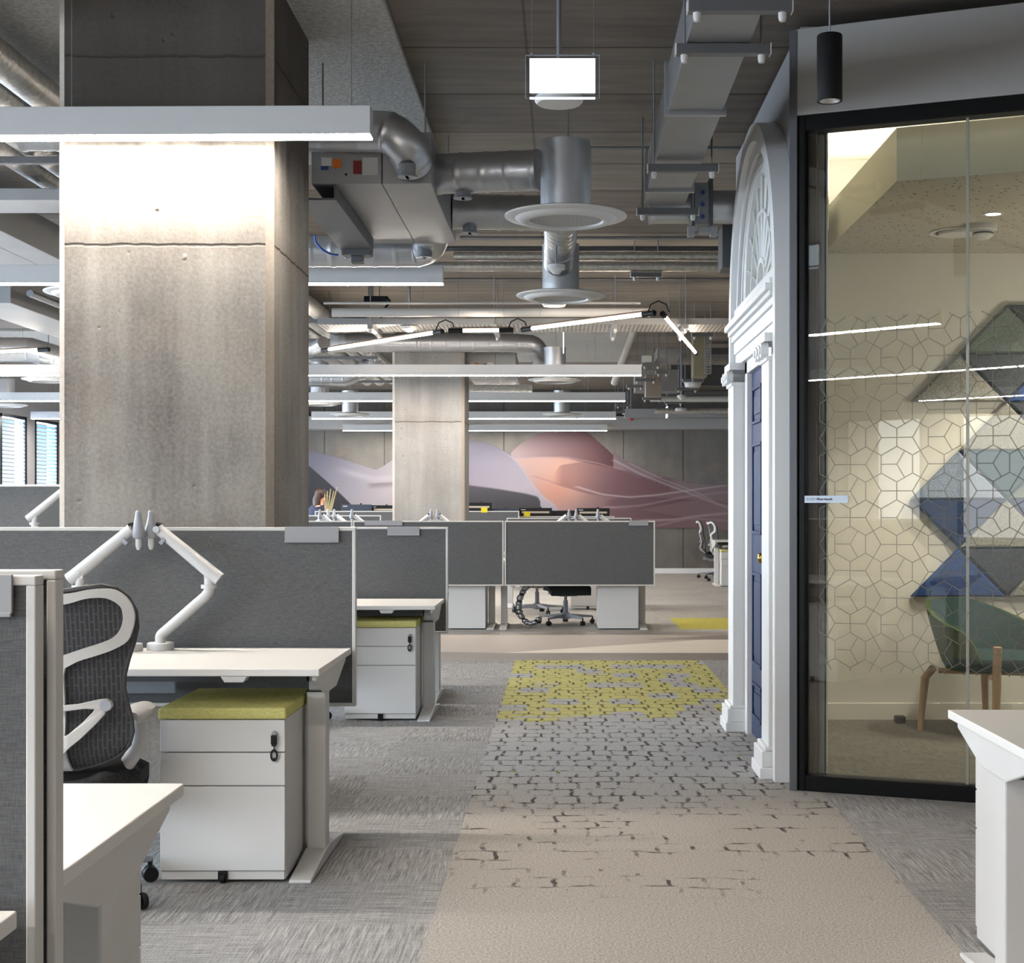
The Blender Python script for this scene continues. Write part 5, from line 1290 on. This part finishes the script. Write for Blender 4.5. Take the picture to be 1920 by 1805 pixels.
MB().lathe([(.14, .012), (.14, .0), (.05, -.004), (0, -.004)], al, 20).build('plate', M['white'], t, 40)
MB().lathe([(.045, -.004), (.04, -.05), (0, -.055)], al, 16).build('sounder', M['red'], t, 40)
MB().rod((al.x, 27.5, al.z + .01), (al.x, 27.5, CEIL - .002), .008).build('pole', M['conduit'], t)

# exit signs (blank lit face) and pendant spot
D = 5.0; a, b = at(985, 103, D), at(1124, 184, D)
t = thing('exit_sign_hanging', 'blank lit white exit sign in a clear plate hung on wires over the aisle', 'sign', (a.x, D, b.z))
MB().box(a.x, b.x, D, D + .008, b.z, a.z).build('clear_plate', M['clear'], t, bevel=.001)
ed_ = MB()
for (xa, xb, za, zb_) in ((a.x, b.x, a.z - .0016, a.z), (a.x, a.x + .0016, b.z, a.z), (b.x - .0016, b.x, b.z, a.z)): ed_.box(xa, xb, D - .001, D + .009, za, zb_)
ed_.build('plate_edge', M['plateedge'], t)
c, e = at(993, 110, D), at(1116, 174.5, D)
MB().box(c.x, e.x, D - .004, D - .0008, e.z, c.z).build('lit_face', M['signlit'], t)
MB().box(c.x, e.x, D - .003, D + .010, b.z - .0015, b.z + .003).build('edge_strip', M['edge_glow'], t)
for px in (997, 1113):
    x = at(px, 0, D).x; w = MB().rod((x, D + .004, a.z), (x, D + .004, CEIL - .002), .0009, 6).build('wire', M['conduit'], t)
    MB().lathe([(.004, -.012), (.004, .008)], (x, D + .004, a.z), 10).build('grip', M['steel'], w)
for (px, y0, y1, d, lb) in ((1056.5, 613, 656, 15.4, 'lit exit sign seen edge-on beyond the zigzag tube lights'), (1251.5, 761, 782, 25.0, 'lit exit sign seen edge-on near the far bulkhead')):
    p, q = at(px, y0, d), at(px, y1, d)
    t = thing('exit_sign_hanging', lb, 'sign', (p.x, d, q.z))
    MB().box(p.x - .006, p.x + .006, d, d + .36, q.z, p.z).build('lit_plate', M['edge_glow'], t)
    MB().rod((p.x, d + .05, p.z), (p.x, d + .05, CEIL - .002), .002).rod((p.x, d + .3, p.z), (p.x, d + .3, CEIL - .002), .002).build('wire', M['conduit'], t)
ps = at(1555.5, 190, 4.7)
t = thing('pendant_spotlight', 'black cylinder pendant spotlight hanging before the booth', 'light', (ps.x, 4.7, ps.z))
zt_ = at(0, 66, 4.7).z
MB().lathe([(.034, ps.z + .012), (.034, ps.z), (.0405, ps.z), (.0405, zt_ - .003), (.038, zt_), (0, zt_)], (ps.x, 4.7, 0), 36, cap=False).build('cylinder', pbr('matt_black_metal', (20, 20, 22), .55, spec=.2), t, 40)
MB().lathe([(.034, ps.z + .002), (.022, ps.z + .03), (.0, ps.z + .03)], (ps.x, 4.7, 0), 28, cap=False).build('reflector', M['steel'], t, 40)
MB().lathe([(0, ps.z + .026), (.02, ps.z + .026)], (ps.x, 4.7, 0), 20).build('lamp', M['spotglow'], t)
MB().rod((ps.x, 4.7, zt_), (ps.x, 4.7, CEIL - .002), .0028).build('cable', M['galvdull'], t)
# left-of-column services
rbox(-6.5, -2.45, 8.63, 9.02, 3.085, 3.155, 'flat grey box tray running left behind the big column', 'galvdull')
rbox(-5.25, -4.75, 12.6, 21.0, 3.03, 3.30, 'rectangular steel duct running away at the far left', 'galvdull')
pipe([(-4.55, 12.5, 3.10), (-4.55, 21, 3.10)], .03, 'slim grey pipe beside the far-left rectangular duct', 'conduit')
rbox(-8.2, -5.8, 12.8, 14.6, 3.15, 3.35, 'wide pale steel duct high at the far left', 'steel')

# ================================================================== MURAL
def mural():
    x0, x1, y0, y1 = 560, 1366, 803, 1000; D = 28.185
    W, Hh = (x1 - x0), (y1 - y0); st = 1.0
    u = np.arange(x0, x1 + .1, st); v = np.arange(y0, y1 + .1, st)
    U, V = np.meshgrid(u, v)
    col = np.zeros(U.shape + (3,)); al = np.zeros(U.shape)
    ss = lambda a, b, x: np.clip((x - a) / (b - a), 0, 1) ** 2 * (3 - 2 * np.clip((x - a) / (b - a), 0, 1))
    def cur(pts):
        p = np.array(pts, float); xx, yy = p[:, 0], p[:, 1]
        n = 400; t = np.linspace(0, 1, n); s_ = np.linspace(0, 1, len(xx))
        fine = np.interp(t, s_, xx), np.interp(t, s_, yy)
        k = np.ones(31) / 31
        fx = np.concatenate([[fine[0][0]] * 15, fine[0], [fine[0][-1]] * 15]); fy = np.concatenate([[fine[1][0]] * 15, fine[1], [fine[1][-1]] * 15])
        sx, sy = np.convolve(fx, k, 'valid'), np.convolve(fy, k, 'valid')
        return np.interp(U, sx, sy, left=sy[0], right=sy[-1])
    def paint(mask, c):
        nonlocal col, al
        m = np.clip(mask, 0, 1)[..., None]; c = np.broadcast_to(np.asarray(c, float), col.shape)
        col = col * (1 - m) + c * m; al = np.maximum(al, m[..., 0])
    def lerp(a, b, t): t = np.clip(t, 0, 1)[..., None]; return np.array(a) * (1 - t) + np.array(b) * t
    below = lambda c, w=1.2: ss(-w, w, V - c); rng_ = lambda a, b, w=1.5: ss(a - w, a + w, U) * (1 - ss(b - w, b + w, U))
    # left lavender sheet
    topL = cur([(560, 838), (577, 843), (615, 852), (651, 862), (690, 875), (706, 880), (720, 872), (740, 858), (800, 845), (875, 850)])
    paint(below(topL) * rng_(550, 880), lerp((142, 138, 156), (196, 184, 190), (U - 577) / 200 + (V - 880) / 160))
    fold = cur([(570, 868), (640, 882), (700, 898), (740, 896)]); paint(np.exp(-((V - fold) / 6) ** 2) * .45 * rng_(640, 745, 20), (214, 208, 214))
    f2 = cur([(690, 905), (740, 902)]); paint(ss(0, 3, V - f2) * (1 - ss(4, 14, V - f2)) * rng_(692, 745, 8) * .7, (140, 126, 134))
    dk = cur([(560, 858), (577, 871), (616, 905), (640, 927), (656, 943), (668, 956)]); paint(below(dk, 1.5) * rng_(550, 662), lerp((66, 64, 74), (50, 48, 54), (V - 880) / 70))
    # middle lavender dome
    topM = cur([(860, 822), (876, 823), (914, 829), (942, 842), (966, 860), (982, 880), (1000, 909), (1018, 930), (1042, 947), (1050, 960)])
    hillL = cur([(956, 849), (970, 836), (985, 825), (1004, 815), (1025, 809), (1050, 805), (1090, 806), (1104, 811), (1124, 829), (1150, 851), (1174, 882), (1180, 884)])
    paint(below(hillL) * rng_(957, 1176), lerp((178, 156, 160), (96, 50, 56), (U - 960) / 190 - (V - 830) / 500))
    rib = cur([(1104, 811), (1124, 828), (1150, 845), (1172, 862), (1205, 878), (1235, 889), (1270, 899), (1310, 906), (1370, 909)])
    bot = cur([(1030, 960), (1100, 972), (1180, 984), (1230, 991), (1300, 990), (1340, 992), (1370, 996)])
    low = cur([(960, 862), (1000, 858), (1060, 858), (1100, 868), (1174, 882), (1230, 905), (1300, 930), (1366, 945)])
    m = below(np.maximum(rib, low - 0)) * (1 - below(bot)) * rng_(960, 1380)
    base = lerp((196, 160, 152), (150, 112, 118), (U - 1020) / 140); base = base * (1 - np.clip((U - 1220) / 160, 0, 1)[..., None]) + np.array((178, 146, 150)) * np.clip((U - 1220) / 160, 0, 1)[..., None]
    paint(m, base)
    paint(below(rib) * (1 - below(low)) * rng_(1150, 1380) * .9, lerp((168, 144, 152), (186, 158, 162), (U - 1160) / 150))
    # glow
    g = np.exp(-(((U - 1062) / 42) ** 2 + ((V - 898) / 44) ** 2)); paint(g * m * .85, (240, 176, 150))
    g = np.exp(-(((U - 1035) / 30) ** 2 + ((V - 925) / 26) ** 2)); paint(g * m * .7, (226, 150, 128))
    # facets
    f = cur([(1030, 900), (1050, 872), (1090, 866), (1150, 876), (1200, 896)]); paint(below(f) * (1 - below(cur([(1030, 905), (1100, 925), (1160, 934), (1240, 926), (1300, 912)]))) * rng_(1045, 1260, 14) * .45, (120, 78, 84))
    f = cur([(1125, 940), (1180, 930), (1270, 934), (1330, 940)]); paint(below(f) * (1 - below(cur([(1140, 948), (1200, 956), (1280, 940), (1330, 938)]))) * rng_(1140, 1300, 12) * .6, (116, 82, 92))
    f = cur([(1100, 950), (1200, 956), (1290, 970)]); paint(below(f) * (1 - below(cur([(1100, 962), (1200, 972), (1290, 974)]))) * rng_(1110, 1300, 15) * .5, (122, 84, 92))
    for pts, w, a, c in (([(1080, 912), (1130, 927), (1180, 932), (1230, 928), (1300, 918), (1366, 909)], 1.6, .8, (222, 206, 208)), ([(1000, 892), (1040, 905), (1080, 918), (1120, 930)], 1.2, .6, (170, 120, 120)),
                       ([(1150, 862), (1200, 888), (1250, 908), (1300, 928), (1366, 952)], 1.8, .75, (214, 194, 200)), ([(1180, 868), (1240, 898), (1300, 920), (1340, 940)], 1.3, .6, (222, 200, 206)),
                       ([(1200, 976), (1260, 974), (1320, 966), (1366, 962)], 2.2, .7, (220, 194, 200)), ([(1130, 952), (1200, 948), (1290, 930), (1366, 922)], 1.8, .6, (206, 176, 182)),
                       ([(1230, 986), (1290, 972), (1366, 976)], 1.6, .5, (216, 190, 196)), ([(960, 861), (1010, 857), (1062, 857), (1120, 868), (1172, 882)], 1.0, .6, (206, 168, 162))):
        cc = cur(pts); paint(np.exp(-((V - cc) / w) ** 2) * a * rng_(min(p[0] for p in pts), max(p[0] for p in pts), 8) * (al > .3), c)
    paint(below(topM) * rng_(850, 1046), lerp((136, 132, 150), (186, 176, 190), (V - 830) / 90 + (U - 960) / 300))
    e = np.exp(-((V - topM) / 3.5) ** 2) * .5 * rng_(950, 1042, 10); paint(e * below(topM), (206, 198, 206))
    dk = cur([(860, 907), (875, 909), (930, 916), (985, 925), (1008, 931), (1014, 941), (1018, 960)]); paint(below(dk, 2) * rng_(850, 1013), lerp((82, 80, 90), (62, 60, 66), (V - 910) / 40))
    ok = al > .5
    q = ok[:-1, :-1] & ok[1:, :-1] & ok[:-1, 1:] & ok[1:, 1:]
    nu = len(u); idx = np.arange(U.size).reshape(U.shape)
    fs = np.stack([idx[1:, :-1][q], idx[1:, 1:][q], idx[:-1, 1:][q], idx[:-1, :-1][q]], 1)
    xs = (U - VX) * D / F; zs = H - (V - VY) * D / F
    co = np.stack([xs, np.full_like(xs, D), zs], -1).reshape(-1, 3)
    used = np.unique(fs); remap = -np.ones(U.size, int); remap[used] = np.arange(len(used))
    me = bpy.data.meshes.new('wall_mural'); me.from_pydata(co[used].tolist(), [], remap[fs].tolist())
    c = col.reshape(-1, 3)[used] / 255.0; g_ = c.mean(1, keepdims=True); c = (g_ + (c - g_) * .9) * .70; c = np.where(c <= .04045, c / 12.92, ((c + .055) / 1.055) ** 2.4)
    at_ = me.color_attributes.new('paint', 'FLOAT_COLOR', 'POINT'); at_.data.foreach_set('color', np.concatenate([c, np.ones((len(c), 1))], 1).astype(np.float32).ravel())
    t = NT('printed_mural_vinyl'); a = t.n('ShaderNodeVertexColor'); a.layer_name = 'paint'; t.bsdf(a.outputs[0], .6, 0, None, .3); me.materials.append(t.m)
    o = bpy.data.objects.new('wall_mural', me); C.objects.link(o)
    tag(o, 'big abstract mural of lavender and red flowing veils on the back wall', 'mural')
mural()

# ================================================================== LIGHT
def area(name, loc, size, sizey, power, col, rot):
    l = bpy.data.lights.new(name, 'AREA'); l.shape = 'RECTANGLE'; l.size = size; l.size_y = sizey; l.energy = power; l.color = col
    o = bpy.data.objects.new(name, l); C.objects.link(o); o.location = loc; o.rotation_euler = rot; return o
DAY = (.75, .88, 1.0)
for i in range(8):
    y = -8.1 + 4.5 * i + 1.3
    area('window_daylight', (-9.35, y, 1.75), 4.4, 2.1, 2000, DAY, (PI / 2, 0, -PI / 2))
area('rear_daylight', (-2, YF - .5, 1.8), 12, 2.1, 150, (.88, .94, 1.0), (PI / 2, 0, 0))
def spot(name, loc, power, col, size, blend=.6, rad=.03):
    l = bpy.data.lights.new(name, 'SPOT'); l.energy = power; l.color = col; l.spot_size = size; l.spot_blend = blend; l.shadow_soft_size = rad
    o = bpy.data.objects.new(name, l); C.objects.link(o); o.location = loc; return o
spot('pendant_spot', (ps.x, 4.7, ps.z - .01), 30, (1, .87, .72), 1.3)
p = at(1862, 434, 7.6); spot('booth_downlight', (p.x, p.y, 2.78), 120, (1, .94, .84), 1.9)
spot('booth_downlight_right', (3.0, 8.15, 2.78), 140, (1, .93, .82), 1.9)
pl_ = bpy.data.lights.new('booth_fill', 'POINT'); pl_.energy = 30; pl_.color = (1, .93, .80); pl_.shadow_soft_size = .12  # unseen fill light, added to brighten the raft underside and back wall
po_ = bpy.data.objects.new('booth_fill', pl_); C.objects.link(po_); po_.location = (3.25, 7.7, 1.75)
wd = bpy.data.worlds.new('world'); bpy.context.scene.world = wd; wd.use_nodes = True
bg = wd.node_tree.nodes['Background']; bg.inputs[0].default_value = (1.0, .96, .92, 1); bg.inputs[1].default_value = .6

cam = bpy.data.cameras.new('camera'); co = bpy.data.objects.new('camera', cam); C.objects.link(co)
co.location = (0, 0, H); co.rotation_euler = (PI / 2, 0, 0)
cam.sensor_width = 36; cam.sensor_fit = 'HORIZONTAL'; cam.lens = F / 1920 * 36
cam.shift_x = (960 - VX) / 1920; cam.shift_y = (VY - 902.5) / 1920; cam.clip_start = .05; cam.clip_end = 100
sc = bpy.context.scene; sc.camera = co
sc.view_settings.view_transform = 'Standard'; sc.view_settings.look = 'None'; sc.view_settings.exposure = 0.0
sc.cycles.max_bounces = 8; sc.cycles.diffuse_bounces = 4; sc.cycles.glossy_bounces = 4; sc.cycles.transparent_max_bounces = 12
sc.cycles.caustics_reflective = False; sc.cycles.caustics_refractive = False; sc.cycles.sample_clamp_indirect = 4
sc.cycles.use_denoising = True; sc.cycles.adaptive_threshold = .03
